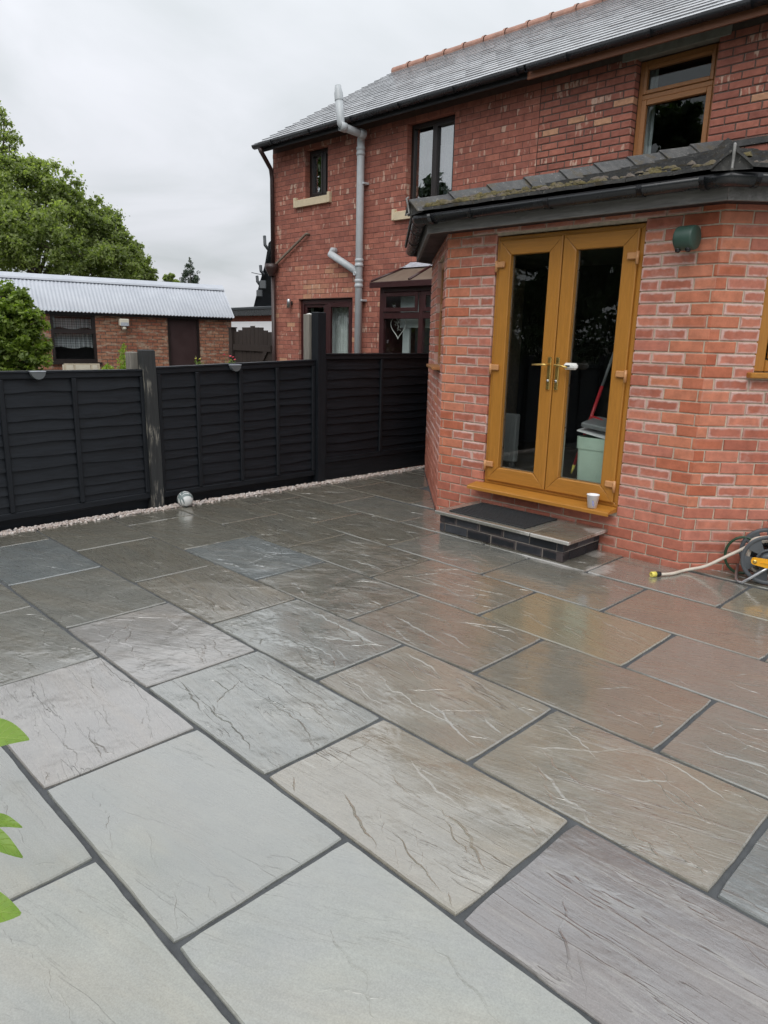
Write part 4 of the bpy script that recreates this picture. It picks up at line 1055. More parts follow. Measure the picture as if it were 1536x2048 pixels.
# roof
EY, EZ, RY, RZ_ = 7.56, 4.575, 10.79, 6.455
sl = math.hypot(RY-EY, RZ_-EZ); Sv = Vector((0, (RY-EY)/sl, (RZ_-EZ)/sl)); Nv = Vector((0, -Sv.z, Sv.y))
VL = -10.73
rdk = MB().obox(((VL+HR)/2, (EY+RY)/2, (EZ+RZ_)/2)-np.array(Nv*.02), (1, 0, 0), Sv, Nv, ((HR-VL)/2, sl/2, .015))
Sb = Vector((0, -Sv.y, Sv.z)); rdk.obox(Vector(((VL+HR)/2, 2*RY-(EY+RY)/2, (EZ+RZ_)/2))-Vector((0, 0, .02)), (1, 0, 0), Sb, Vector((0, Sb.z, -Sb.y)), ((HR-VL)/2, sl/2, .02))
hroof = rdk.build('roof', 'far_slate', house)
sm_ = MB(); ga = .185; nco = int(sl/ga)
for k in range(nco+1):
    x = VL - (.13 if k % 2 else 0)
    while x < HR:
        w = .262; a, b = max(x, VL)+.0015, min(x+w, HR)-.0015; x += w
        if b-a < .04: continue
        s0, s1 = k*ga-.03, min((k+1)*ga+.04, sl+.02); li = random.uniform(-.0015, .002)
        p = Vector((0, EY, EZ)); 
        def Q(x_, s_, n_): q = p+Sv*s_+Nv*n_; return Vector((x_, q.y, q.z))
        vs = [Q(a, s0, .014+li), Q(b, s0, .014+li), Q(b, s1, .004), Q(a, s1, .004), Q(a, s0, .006+li), Q(b, s0, .006+li), Q(b, s1, -.004), Q(a, s1, -.004)]
        sm_.add(vs, [(0, 1, 2, 3), (4, 5, 1, 0), (5, 6, 2, 1), (7, 4, 0, 3)], random.random())
tag(sm_.build('slates', 'slate', hroof), kind='stuff')
x = VL-.01; 
while x < HR:
    n_ = 10; vs = []; fs = []
    for xx, r_ in ((x, .088), (x+.385, .084), (x+.385, .102), (x+.435, .102)):
        for i in range(n_+1):
            an = math.pi*(-.12+1.24*i/n_); vs.append((xx, RY+math.cos(an)*r_, RZ_-.015+math.sin(an)*r_*.95))
    for j in range(3):
        for i in range(n_): fs.append((j*(n_+1)+i, j*(n_+1)+i+1, (j+1)*(n_+1)+i+1, (j+1)*(n_+1)+i))
    fs.append(tuple(range(n_+1))); MB().add(vs, fs).build('ridge_tile', 'ridge_tile', hroof); x += .44
# verge, fascias, soffit, gutters
MB().obox(Vector((VL+.012, (EY+RY)/2, (EZ+RZ_)/2))-Nv*.075, (1, 0, 0), Sv, Nv, (.012, sl/2, .05)).build('verge_board', 'black_paint', house)
MB().box((VL+.03, 7.605, 4.445), (PARTY-.001, 7.63, 4.562)).build('fascia_board', 'black_paint', house); MB().box((PARTY, 7.605, 4.432), (HR, 7.63, 4.562)).build('fascia_board', 'fascia_brown', house)
MB().box((VL+.03, 7.631, 4.556), (HR, 7.93, 4.566)).build('soffit', 'black_paint', house)
for (x0, x1) in ((VL-.02, PARTY+.02), (PARTY+.05, HR)):
    mb = MB(); gutter(mb, [Vector((x1, 7.545, 4.545)), Vector((x0, 7.545, 4.545))], .058); gg = mb.build('gutter', 'gutter_black', house)
    xx = x0+.5
    while xx < x1:
        b_ = MB(); gutter(b_, [Vector((xx+.02, 7.545, 4.545)), Vector((xx-.02, 7.545, 4.545))], .063, 9, .006); b_.build('gutter_bracket', 'gutter_black', gg); xx += .95
# rainwater downpipe, hopper and waste pipe at the left corner
mb = MB(); mb.tube([(-10.57, 7.55, 4.49), (-10.57, 7.56, 4.43), (-10.61, 7.68, 4.33), (-10.655, 7.81, 4.22), (-10.66, 7.835, 4.08), (-10.66, 7.835, 2.72)], .036, 12)
dp = mb.build('downpipe', 'pipe_brown', house)
MB().tube([(-10.66, 7.835, 2.52), (-10.66, 7.835, GZ+.1)], .038, 12).build('lower_pipe', 'pipe_brown', dp)
MB().lathe((-10.66, 7.80, 2.50), (0, 0, 1), [(.05, 0), (.06, .03), (.115, .12), (.12, .20), (.10, .20), (.09, .12), (.0001, .10)], 4 if False else 18).build('hopper', 'pipe_brown', dp)
wa, wb = on_y(612, 468, 7.85), on_y(552, 528, 7.85)
MB().tube([wa+Vector((.03, .08, -.01)), wa+Vector((.02, 0, 0)), wa, wb, wb+Vector((-.02, -.02, -.06))], .021, 10).build('waste_pipe', 'waste_pipe', house)
# grey soil stack with its swan neck and branch
sx_ = -8.42; SYp = 7.80; SR = .056
top = [on_y(677, 186, 7.40), on_y(681, 236, 7.40), on_y(682, 247, 7.40)]
el = on_y(686, 254, 7.42); e2 = on_y(724, 268, 7.74); e3 = on_y(734, 285, 7.80)
stack = MB().tube([top[0], top[1], top[2], el, e2, Vector((sx_, SYp, e3.z+.06)), Vector((sx_, SYp, e3.z-.02)), Vector((sx_, SYp, GZ+.05))], SR, 16).build('soil_stack', 'pipe_grey', house)
MB().lathe(top[0], (top[0]-top[1]), [(SR+.006, -.10), (SR+.006, 0), (SR-.004, .03), (SR-.012, .10), (.02, .115), (.0001, .115)], 16).build('vent_cap', 'pipe_grey', stack)
def sock(z): MB().lathe((sx_, SYp, z), (0, 0, 1), [(SR, -.06), (SR+.010, -.055), (SR+.010, -.02), (SR+.004, -.015), (SR+.004, .015), (SR+.010, .02), (SR+.010, .055), (SR, .06)], 16).build('pipe_socket', 'pipe_grey', stack)
for z in (e3.z-.1, 2.60, 2.30): sock(z)
for z in (3.72, 2.05): MB().box((sx_-.075, SYp-.01, z-.015), (sx_+.085, FY-.001, z+.015), .004).build('pipe_clip', 'pipe_grey', stack)
for p in (el, e2): MB().lathe(p, (e2-el) if p is el else (e2-el), [(SR, -.05), (SR+.009, -.045), (SR+.009, .045), (SR, .05)], 16).build('pipe_socket', 'pipe_grey', stack)
ba = on_y(661, 508, 7.80)
MB().tube([Vector((ba.x, FY+.02, ba.z+.05)), Vector((ba.x, 7.84, ba.z+.05)), ba, Vector((sx_-.02, SYp, 2.46))], SR*.98, 16).build('branch_pipe', 'pipe_grey', stack)
MB().lathe((sx_-.03, SYp-SR+.005, 2.44), (0, -1, 0), [(.03, -.02), (.03, .02), (.012, .02), (.012, .012), (.0001, .012)], 12).build('access_cap', 'pipe_grey', stack)
# small wall lamp by the patio door
lp = on_y(577, 607, 7.83)
wl = thing('wall_lamp', (lp.x, FY, lp.z-.07), 'small steel wall lamp beside the dark patio door', 'lamp')
MB().lathe((lp.x, 7.84, lp.z-.07), (0, 0, 1), [(.0001, 0), (.035, 0), (.035, .13), (.02, .15), (.0001, .15)], 14).build('lamp_body', 'steel', wl); MB().box((lp.x-.03, 7.865, lp.z-.02), (lp.x+.03, 7.899, lp.z+.04), .004).build('wall_plate', 'black_paint', wl)
# wire heart hanging in the bay window
hc = on_y(796, 655, 7.55); ht = thing('heart_decoration', (hc.x, 7.55, hc.z-.18), 'white wire heart hanging in the dark framed bay window', 'ornament')
def heart(s_):
    pts = []
    for i in range(28):
        t = 2*math.pi*i/28; pts.append(Vector((hc.x+s_*.0145*16*math.sin(t)**3/1.6, 7.555, hc.z+.01+s_*.0145*(13*math.cos(t)-5*math.cos(2*t)-2*math.cos(3*t)-math.cos(4*t))/1.5)))
    return pts
MB().tube(heart(1.05), .006, 6, closed=True).build('heart_rim', 'white_plastic', ht)
fil = MB()
for i in range(26):
    a = random.uniform(0, 6.28); r_ = random.uniform(.02, .075); p = Vector((hc.x+math.cos(a)*r_, 7.555, hc.z+.03+math.sin(a)*r_)); q = p+Vector((random.uniform(-.03, .03), 0, random.uniform(-.03, .03))); fil.tube([p, (p+q)/2+Vector((.006, 0, .006)), q], .0035, 4)
fil.build('filigree', 'white_plastic', ht); MB().tube([(hc.x, 7.555, hc.z+.10), (hc.x, 7.555, hc.z+.17)], .002, 4).build('hanging_cord', 'white_plastic', ht)

# ================================================================== STEP, MAT, CUP, LIGHT
step = thing('door_step', (-3.0, 4.47, 0), 'low doorstep of black engineering bricks with sandstone treads', 'step')
MB().box((-3.552, 4.222, .002), (-2.452, 4.716, .140)).build('step_core', 'mortar_step', step)
i = 0
for (O, U, N, ln, off) in ((Vector((-3.56, 4.213, 0)), Vector((1, 0, 0)), Vector((0, -1, 0)), 1.116, .05), (Vector((-2.444, 4.213, 0)), Vector((0, 1, 0)), Vector((1, 0, 0)), .50, .09), (Vector((-3.56, 4.713, 0)), Vector((0, -1, 0)), Vector((-1, 0, 0)), .50, .02)):
    for c in brick_cells(0, ln, .0, .0715, .225, .009, [], off, 2):
        mb = MB(); uvl = []; rr = random.Random(i+77); brick_mesh(mb, uvl, O, U, N, c, (rr.uniform(.0, 1)**1.5, rr.uniform(0, .9), 0), depth=.05 if N.y == 0 else .06, seed=i+300); mb.build('brick', 'brick_blue', step, 'brick', uvl); i += 1
for (x0, x1, cl, rv) in ((-3.585, -2.70, 'gy', .35), (-2.694, -2.385, 'dg', .4)):
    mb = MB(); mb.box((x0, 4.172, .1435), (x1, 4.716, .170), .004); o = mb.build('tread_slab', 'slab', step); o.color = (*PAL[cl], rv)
dm = thing('door_mat', (-3.1, 4.45, .17), 'black rubber door mat lying on the doorstep', 'door mat')
MB().box((-3.49, 4.235, .1705), (-2.775, 4.665, .179), .003).build('mat_base', 'mat_rubber', dm)
rb = MB()
for k in range(34):
    x = -3.47+k*.0208
    for j in range(10):
        y = 4.255+j*.041; s_ = 1 if (k+j) % 2 else -1; rb.obox((x, y+.018, .1805), (1, s_*1.2, 0), (-s_*1.2, 1, 0), Zv, (.014, .0035, .0022))
tag(rb.build('mat_tread', 'mat_rubber', dm), kind='stuff')
cp = on_y(1184, 1015, 4.64); cz0 = .3235
cup = thing('paper_cup', (cp.x, 4.64, cz0), 'white paper cup standing on the oak door sill', 'cup')
MB().lathe((cp.x, 4.64, cz0), (0, 0, 1), [(.0001, .001), (.030, .001), (.030, .0), (.0325, .0), (.0435, .092), (.0455, .093), (.0455, .097), (.042, .097), (.0315, .006), (.0001, .006)], 28).build('cup_wall', 'paper_white', cup)
pr = MB()
for (a0, a1, z0, z1) in ((-.22, .0, .02, .055), (.04, .18, .012, .032), (-.30, -.22, .045, .06)):
    vs = []; n = 4; base = math.atan2(-.76, .65)
    for k in range(n+1):
        for z in (z0, z1):
            r_ = .0327+.011*z/.092+.0006; an = base+a0+(a1-a0)*k/n; vs.append((cp.x+math.cos(an)*r_, 4.64+math.sin(an)*r_, cz0+z))
    pr.add(vs, [(2*k, 2*k+2, 2*k+3, 2*k+1) for k in range(n)])
pr.build('cup_print', 'print_blue', cup)
# green security lamp
lg = thing('security_light', (-2.0, 4.62, 2.05), 'round dark green security light on the brick wall', 'wall light')
LC = Vector((-2.03, 4.715, 2.125))
ax = Vector((1, -.06, 0)).normalized(); LB = Vector((-2.075, 4.628, 2.125))
MB().box((LC.x-.05, 4.69, 2.075), (LC.x+.05, 4.719, 2.175), .006).build('mounting_plate', 'light_green', lg)
MB().lathe(LB, ax, [(.0001, -.004), (.056, -.003), (.070, .006), (.073, .018), (.073, .108), (.070, .118), (.066, .120), (.0001, .1205)], 36).build('lamp_body', 'light_green', lg)
for s_ in (.022, .088):
    MB().lathe(LB+ax*s_+Vector((0, -.018, -.056)), (0, -.45, -1), [(.016, 0), (.019, .016), (.013, .028), (.0001, .031)], 12).build('sensor', 'dark_lens', lg)

# ================================================================== FENCE
FX = -5.735
fence = thing('fence', (FX, 3, 0), 'black painted timber lap fence panels between posts', 'fence')
def slat(parent, y0, y1, zt0, zt1, h, idx, dark=True):
    """waney-edged board: tilted so that its wavy lower edge stands proud"""
    rr = random.Random(idx); n = 14; vs = []; fs = []; ph = rr.uniform(0, 50); bow = rr.uniform(-.008, .008)
    for i in range(n+1):
        f_ = i/n; y = y0+(y1-y0)*f_; zt = zt0+(zt1-zt0)*f_
        wv = noise.noise(Vector((y*3.1, ph, 0)))*.016+noise.noise(Vector((y*11, ph, 4)))*.004+bow*math.sin(math.pi*f_)
        zb = zt-h+wv; xf = FX+.012+noise.noise(Vector((y*1.7, ph+9, 0)))*.004
        vs += [(xf+.022, y, zb), (xf, y, zt), (xf-.008, y, zt), (xf+.008, y, zb)]
    for i in range(n):
        a = 4*i; b = a+4
        for k in range(4): l = (k+1) % 4; fs.append((a+k, a+l, b+l, b+k))
    fs += [(3, 2, 1, 0), (4*n, 4*n+1, 4*n+2, 4*n+3)]
    mb = MB(); mb.add(vs, fs); return mb.build('slat', 'fence_black', parent)
def panel(y0, y1, z00, z10, b00, b10, battens, idx, ns=12):
    core = MB().prism([(FX-.012, y0+.004, b00), (FX-.012, y1-.004, b10), (FX-.012, y1-.004, z10-.01), (FX-.012, y0+.004, z00-.01)], (.012, 0, 0)).build('panel', 'fence_black', fence)
    h0, h1 = (z00-b00-.05)/ns, (z10-b10-.05)/ns
    rr = random.Random(idx); zo = [0.0]
    for k in range(ns): zo.append(zo[-1]+rr.uniform(.8, 1.2))
    zo = [q/zo[-1]*ns for q in zo]
    for k in range(ns):
        hh = (zo[k+1]-zo[k])*(h0+h1)/2
        slat(core, y0+.03, y1-.03, z00-.035-zo[k]*h0, z10-.035-zo[k]*h1, hh+.022, idx*100+k)
    def strip(name, P, Q, w, up=False, x0=.024, x1=.046):
        P, Q = Vector(P), Vector(Q); c = (P+Q)/2; d = (Q-P); ln = d.length; d.normalize()
        MB().obox((FX+(x0+x1)/2, c.y, c.z), (1, 0, 0), d, Vector((1, 0, 0)).cross(d), ((x1-x0)/2, ln/2, w/2), .004).build(name, 'fence_black_up' if up else 'fence_black', core)
    strip('top_rail', (0, y0+.002, z00-.022), (0, y1-.002, z10-.022), .044); strip('bottom_rail', (0, y0+.002, b00+.025), (0, y1-.002, b10+.025), .05)
    for yb in [y0+.022, *battens, y1-.022]:
        f_ = (yb-y0)/(y1-y0); zt = z00+(z10-z00)*f_-.046; zb = b00+(b10-b00)*f_+.052; strip('batten', (0, yb, zb), (0, yb, zt), .036, True, .026, .052)
    c = MB().prism([(FX-.03, y0+.003, z00), (FX-.03, y1-.003, z10), (FX-.03, y1-.003, z10+.014), (FX-.03, y0+.003, z00+.014)], (.085, 0, 0)); c.build('capping', 'fence_black', core)
PA, PB = 2.905, 4.745
panel(-1.0, .99, 1.15, 1.16, .06, .06, (-.4, .0, .5), 9)
panel(1.05, PA-.052, 1.163, 1.168, .065, .085, (on_x(10, 900, FX).y, on_x(152, 880, FX).y), 1, 11)
panel(PA+.052, PB-.055, 1.185, 1.245, .075, .075, (on_x(393, 850, FX).y, on_x(478, 840, FX).y, on_x(550, 830, FX).y), 2, 12)
panel(PB+.055, 6.58, 1.305, 1.315, .19, .19, (on_x(757, 800, FX).y,), 3, 11)
panel(6.68, 7.86, 1.315, 1.315, .19, .19, (7.3,), 4, 11)
box('gravel_board', (FX-.03, -1.0, -.05), (FX-.014, 1.0, .13), 'fence_black', fence); box('gravel_board', (FX-.03, 1.05, -.05), (FX-.014, PA-.055, .13), 'fence_black', fence); box('gravel_board', (FX-.03, PA+.055, -.05), (FX-.014, PB-.055, .13), 'fence_black', fence)
box('gravel_board', (FX-.012, PB+.056, .0), (FX+.028, 6.58, .188), 'fence_black', fence, .003); box('gravel_board', (FX-.012, 6.68, .0), (FX+.028, 7.86, .188), 'fence_black', fence, .003)
def post(y, z, lean, mat, s_=.05, lab=None):
    mb = MB(); vs = []
    for zz, dy in ((-.05, 0), (z, lean)):
        vs += [(FX-.02, y-s_+dy, zz), (FX+.085, y-s_+dy, zz), (FX+.085, y+s_+dy, zz), (FX-.02, y+s_+dy, zz)]
    c = Vector((FX+.03, y+lean, z+.0)); vs += [(FX-.012, y-s_+lean+.008, z+.006), (FX+.077, y-s_+lean+.008, z+.006), (FX+.077, y+s_+lean-.008, z+.006), (FX-.012, y+s_+lean-.008, z+.006)]
    fs = [(3, 2, 1, 0)]+[(a+i, a+(i+1) % 4, a+4+(i+1) % 4, a+4+i) for a in (0, 4) for i in range(4)]+[(8, 9, 10, 11)]
    o = mb.add(vs, fs).build('post', mat, fence)
    if lab: o['label'] = lab
post(PA, 1.335, -.02, 'post_worn', .052, 'weathered post with paint worn to grey'); post(PB, 1.715, .0, 'fence_black_up', .05, 'tall black post'); post(1.02, 1.30, 0, 'fence_black_up'); post(6.63, 1.40, 0, 'fence_black_up'); post(-1.05, 1.3, 0, 'fence_black_up')
# neighbour's unpainted posts standing behind ours
for (y, z, x0) in ((PA-.085, 1.32, FX-.125), (PB-.03, 1.70, FX-.125)):
    o = thing('rear_post', (x0+.05, y, GZ), 'bare grey timber post behind the '+('weathered black post' if y < 4 else 'tall black post'), 'post')
    MB().box((x0, y-.045, GZ+.005), (x0+.09, y+.045, z), .006).build('post_shaft', 'post_grey', o)
    if y > 4: MB().lathe((x0+.045, y, z), (0, 0, 1), [(.03, -.005), (.03, .004), (.0001, .012)], 10).build('post_cap', 'white_plastic', o)
# solar lights clipped to the top rail
for (px, py, yb, lab) in ((75, 747, None, 'small half round solar light on the left fence panel'), (470, 733, None, 'small half round solar light on the middle fence panel')):
    p = on_x(px, py, FX+.075); t_ = thing('solar_light', (p.x, p.y, p.z-.05), lab, 'solar light', 'solar lights on the fence top')
    mb = MB(); n_ = 12; poly = [(FX+.058, p.y+math.cos(math.pi*i/n_)*.052, p.z+.012-math.sin(math.pi*i/n_)*.055) for i in range(n_+1)]; mb.prism(poly, (.04, 0, 0)); mb.build('light_housing', 'solar_plastic', t_)
    MB().box((FX+.056, p.y-.054, p.z+.0125), (FX+.101, p.y+.054, p.z+.018)).build('solar_cell', 'lead', t_)

# ================================================================== BALL, HOSE REEL
bc = on_z(359, 1009, 0); BR = .068
ball = thing('football', (bc.x, bc.y, 0), 'small white and grey football against the gravel strip', 'ball')
C = Vector((-5.545, bc.y, BR+.001))
mb = MB(); n1, n2 = 40, 24
for j in range(n2+1):
    th = math.pi*j/n2
    for i_ in range(n1):
        an = 2*math.pi*i_/n1; mb.v.append(C+Vector((math.sin(th)*math.cos(an), math.sin(th)*math.sin(an), math.cos(th)))*BR)
for j in range(n2):
    for i_ in range(n1): l = (i_+1) % n1; mb.f.append((j*n1+i_, (j+1)*n1+i_, (j+1)*n1+l, j*n1+l))
mb.sm = [True]*len(mb.f); mb.build('ball_skin', 'ball_white', ball)
for k in range(18):         # swirled grey panels, a hair proud of the skin
    rr = random.Random(k+40); ax0 = Vector((rr.gauss(0, 1), rr.gauss(0, 1), rr.gauss(0, 1))).normalized(); u = ax0.orthogonal().normalized(); w = ax0.cross(u); vs = []; n_ = 16; tilt = rr.uniform(.5, 1.5); wd = rr.uniform(.08, .17)
    for i_ in range(n_+1):
        an = rr.uniform(0, 0)+1.9*i_/n_; ww = wd*math.sin(math.pi*i_/n_)+.01
        for s_ in (-1, -.33, .33, 1): d = (u*math.cos(an)+w*math.sin(an))*math.sin(tilt+s_*ww)+ax0*math.cos(tilt+s_*ww+.25*math.sin(2*an)); vs.append(C+d.normalized()*(BR+.0012))
    MB().add(vs, [(4*i_+j, 4*i_+j+1, 4*i_+j+5, 4*i_+j+4) for i_ in range(n_) for j in range(3)], None, True).build('ball_panel', 'ball_grey', ball)

RA = Vector((.385, -.923, 0)).normalized(); RU = Vector((.923, .385, 0)).normalized()     # stands at an angle to the canted wall
g0 = on_z(1529, 1169, 0.0); RR = .160
RC = Vector((g0.x, g0.y, RR+.004))
reel = thing('hose_reel', (RC.x, RC.y, 0), 'grey garden hose reel with yellow crank handle by the brick wall', 'hose reel')
def ringplate(c, ax, r0, r1, th, mat, name, parent, n=40):
    return MB().lathe(c, ax, [(r0, 0), (r1, 0), (r1, th), (r0, th), (r0, 0)], n).build(name, mat, parent)
def flange(c, ax, name):
    fl = MB(); fl.lathe(c, ax, [(RR-.022, .0), (RR-.004, -.004), (RR, .004), (RR, .014), (RR-.006, .018), (RR-.020, .012), (RR-.026, .006)], 48)
    fl.lathe(c, ax, [(.0001, .010), (.058, .010), (.062, .018), (.070, .018), (.074, .006), (.074, -.002), (.0001, -.002)], 36)
    u = RU; w = Zv
    for k in range(6):
        an = 2*math.pi*k/6+.26; d = u*math.cos(an)+w*math.sin(an); e = -u*math.sin(an)+w*math.cos(an)
        P = [c+d*.070-e*.022, c+d*.070+e*.022, c+d*.138+e*.052, c+d*.143, c+d*.138-e*.052]
        if ax.dot(RA) < 0: P = P[::-1]
        fl.prism(P, ax*.008)
    return fl.build(name, 'reel_grey', reel)
f1 = flange(RC, RA, 'reel_flange'); f2 = flange(RC-RA*.15+Zv*.012, -RA, 'reel_flange')
MB().lathe(RC-RA*.15, RA, [(.060, .0), (.060, .15)], 24).build('drum', 'reel_dark', reel)
hs = []
for i_ in range(7*24):
    an = 2*math.pi*i_/24; hs.append(RC-RA*(.132-.115*(i_/(7*24)))+(RU*math.cos(an)+Zv*math.sin(an))*(.112+.005*math.sin(i_*.3)))
MB().tube(hs, .011, 8).build('wound_hose', 'hose_cream', reel)
# crank
hub = RC+RA*.03
hb = MB(); hb.lathe(RC+RA*.012, RA, [(.05, 0), (.045, .02), (.03, .026), (.0001, .026)], 24); hb.build('hub_cap', 'reel_grey', reel)
L0 = RC+RA*.055-RU*.083+Zv*.0; L1 = RC+RA*.055+RU*.12-Zv*.004
poly = []
for i_ in range(9): an = math.pi/2+math.pi*i_/8; poly.append(L0+RU*math.cos(an)*.022+Zv*math.sin(an)*.022)
poly += [L0+RU*.07-Zv*.034, L1-Zv*.036, L1+Zv*.024, L0+RU*.06+Zv*.020]
ck = MB().prism(poly, RA*.022).build('crank_handle', 'yellow_plastic', reel)
MB().lathe(L0+RA*.0222, RA, [(.012, 0), (.012, .004), (.0001, .004)], 14).build('crank_pin', 'brass', ck)
MB().box((0, 0, 0), (.001, .001, .001)) 
rib = MB().prism([L0+RU*.03+RA*.0224-Zv*.004, L1+RA*.0224-Zv*.008, L1+RA*.0224+Zv*.006, L0+RU*.05+RA*.0224+Zv*.002], RA*.004); rib.build('crank_rib', 'yellow_plastic', ck)
# tubular stand
S0 = RC-RU*.155; 
def RP(u, v, z): q = RC+RU*u+RA*v; return Vector((q.x, q.y, z))
MB().tube([RP(-.150, -.20, .055), RP(-.165, -.06, .04), RP(-.168, .02, .016), RP(-.155, .055, .012), RP(-.135, .07, .014), RP(-.09, .075, .055), RP(-.04, .07, .10), RP(.02, .06, .15)], .0095, 10).build('stand_tube', 'steel', reel)
MB().tube([RP(.168, -.20, .012), RP(.17, .0, .012), RP(.15, .07, .014), RP(.09, .075, .055), RP(.03, .07, .10)], .0095, 10).build('stand_tube', 'steel', reel)
MB().tube([RP(-.005, -.24, .37), RP(.0, -.2, .385), RP(.005, .05, .385), RP(.008, .07, .37), RP(.01, .07, .12)], .0115, 10).build('carry_handle', 'steel', reel)
# free end of the hose
tip = on_z(1298, 1150, .018)
P0 = on_z(1318, 1149, .014)
pts = [P0, on_z(1345, 1147, .014), on_z(1372, 1140, .016)]
last = RC-RA*.06-RU*.128+Zv*.055
pts += [pts[-1].lerp(last, .33)+Vector((0, 0, -.026)), pts[-1].lerp(last, .68)+Vector((0, 0, -.014)), last, RC-RA*.05-RU*.09+Zv*.115, RC-RA*.05+Zv*.142]
def smooth(pts, n=6):
    out = []; P = [pts[0]]+pts+[pts[-1]]
    for i_ in range(1, len(P)-2):
        for k in range(n):
            t = k/n; a, b, c, d = P[i_-1], P[i_], P[i_+1], P[i_+2]
            out.append(.5*((2*b)+(c-a)*t+(2*a-5*b+4*c-d)*t*t+(-a+3*b-3*c+d)*t**3))
    return out+[pts[-1]]
hz = MB().tube(smooth(pts), .0105, 10).build('hose_end', 'hose_cream', reel)
dn = (P0-pts[1]).normalized()
MB().lathe(P0+Zv*.004, dn, [(.0001, -.01), (.014, -.01), (.016, .0), (.016, .022), (.013, .024)], 16).build('connector_collar', 'reel_dark', hz)
MB().lathe(P0+Zv*.004, dn, [(.013, .024), (.018, .026), (.018, .06), (.012, .062), (.012, .03)], 16).build('hose_connector', 'hose_yellow', hz)
lo = [RC-RA*.155+(RU*(-.135+.105*math.cos(a_))+Zv*(-.03+.125*math.sin(a_))) for a_ in np.linspace(.5, 5.3, 22)]
lo = [Vector((p.x, p.y, max(p.z, .012))) for p in lo]
MB().tube(lo, .009, 8).build('supply_hose', 'hose_green', reel)

# ================================================================== INSIDE THE DOORS: bin, broom, cabinet
bp = on_z(1195, 958, .27)
bi = Vector((-2.90, 5.62, .275))
bi = on_y(1203, 920, 5.02); bi = Vector((bi.x, 5.02, .271))
binn = thing('laundry_bin', bi, 'pale green bin just inside the right glass door', 'bin')
def rrect(c, w, d, z, r=.03, n=5):
    out = []
    for (sx2, sy2, a0) in ((1, 1, 0), (-1, 1, 90), (-1, -1, 180), (1, -1, 270)):
        for k in range(n+1): an = math.radians(a0+90*k/n); out.append(Vector((c.x+sx2*(w/2-r)+math.cos(an)*r, c.y+sy2*(d/2-r)+math.sin(an)*r, z)))
    return out
def loft(rings):
    mb = MB(); n = len(rings[0]); vs = [p for r_ in rings for p in r_]; fs = [(j*n+i_, j*n+(i_+1) % n, (j+1)*n+(i_+1) % n, (j+1)*n+i_) for j in range(len(rings)-1) for i_ in range(n)]
    fs.append(tuple(range(n))[::-1]); mb.add(vs, fs); return mb
bt_ = on_y(1195, 878, 4.86).z
loft([rrect(bi, .25, .25, .272), rrect(bi, .285, .285, bt_-.09), rrect(bi, .298, .298, bt_-.09), rrect(bi, .302, .302, bt_), rrect(bi, .285, .285, bt_), rrect(bi, .27, .27, bt_-.1)]).build('bin_body', 'bin_green', binn)
cd = thing('papers', (bi.x, bi.y, .27), 'white card and grey pan lying on the pale green bin', 'papers')
MB().obox((bi.x-.02, bi.y, bt_+.035), (1, 0, -.16), (0, 1, .12), (.16, -.1, 1), (.14, .13, .004)).build('card', 'paper_white', cd); MB().obox((bi.x+.02, bi.y, bt_+.09), (1, .1, -.12), (0, 1, .15), (.12, -.15, 1), (.15, .12, .018), .008).build('dust_pan', 'grey_plastic', cd)
b0, b1 = on_y(1150, 925, 4.98), on_y(1228, 705, 5.2)
br = thing('broom', (b0.x, b0.y, .27), 'red handled mop leaning inside the right glass door', 'mop')
MB().tube([b0+(b0-b1).normalized()*.02, b0.lerp(b1, .7)], .013, 10).build('handle', 'red_plastic', br); MB().tube([b0.lerp(b1, .7), b1], .011, 10).build('handle_top', 'grey_plastic', br); MB().tube([b0+(b0-b1).normalized()*.09, b0+(b0-b1).normalized()*.02], [.006, .013], 8).build('mop_tip', 'hose_yellow', br)
q0, q1 = b0.lerp(b1, .42), bi+Vector((.06, 0, .50)); MB().tube(smooth([q0, q0.lerp(q1, .4)+Vector((.05, 0, .02)), q0.lerp(q1, .75)+Vector((.03, 0, -.05)), q1]), .016, 8).build('mop_arm', 'red_plastic', br)
cb = thing('radiator', (-4.1, 5.9, .27), 'pale grey panel heater inside the left glass door', 'radiator')
pc = on_z(1000, 935, .27); 
MB().box((pc.x-.28, pc.y+.05, .33), (pc.x+.12, pc.y+.12, .80), .01).build('heater_panel', 'appliance', cb)
for k in range(6): MB().box((pc.x-.265+k*.064, pc.y+.043, .36), (pc.x-.265+k*.064+.012, pc.y+.0495, .77)).build('heater_rib', 'appliance', cb)
for s_ in (-.22, .06): MB().box((pc.x+s_, pc.y+.06, .271), (pc.x+s_+.04, pc.y+.11, .33)).build('heater_foot', 'grey_plastic', cb)

# ================================================================== BEYOND THE FENCE: outbuilding
ga_ = math.radians(12); gU = Vector((math.sin(ga_), math.cos(ga_), 0)); gN = Vector((math.cos(ga_), -math.sin(ga_), 0))
GE = on_x(469, 635.6, -15.0)                  # right end of the eave
gar = thing('outbuilding', (GE.x-2, GE.y-3, GZ), 'brick outbuilding with silver corrugated roof behind the fence', 'outbuilding')
def plane_hit(x, y, O, N): d = ray(x, y); return CAM+d*((O-CAM).dot(N)/d.dot(N))
wallO = GE-gN*.16; wallO = Vector((wallO.x, wallO.y, 0))
def gu(x, y): p = plane_hit(x, y, wallO, gN); return (p-wallO).dot(gU), p.z
uR = gu(463, 660)[0]; LEN = 7.2; eaveZ = GE.z
dU0, dU1 = gu(336, 680)[0], gu(399, 680)[0]; wU0, wU1 = gu(103, 680)[0], gu(193, 680)[0]; wz0, wz1 = gu(150, 724)[1], eaveZ-.04
mb = MB(); gh = [(dU0, dU1, GZ, eaveZ-.05), (wU0, wU1, wz0, wz1)]
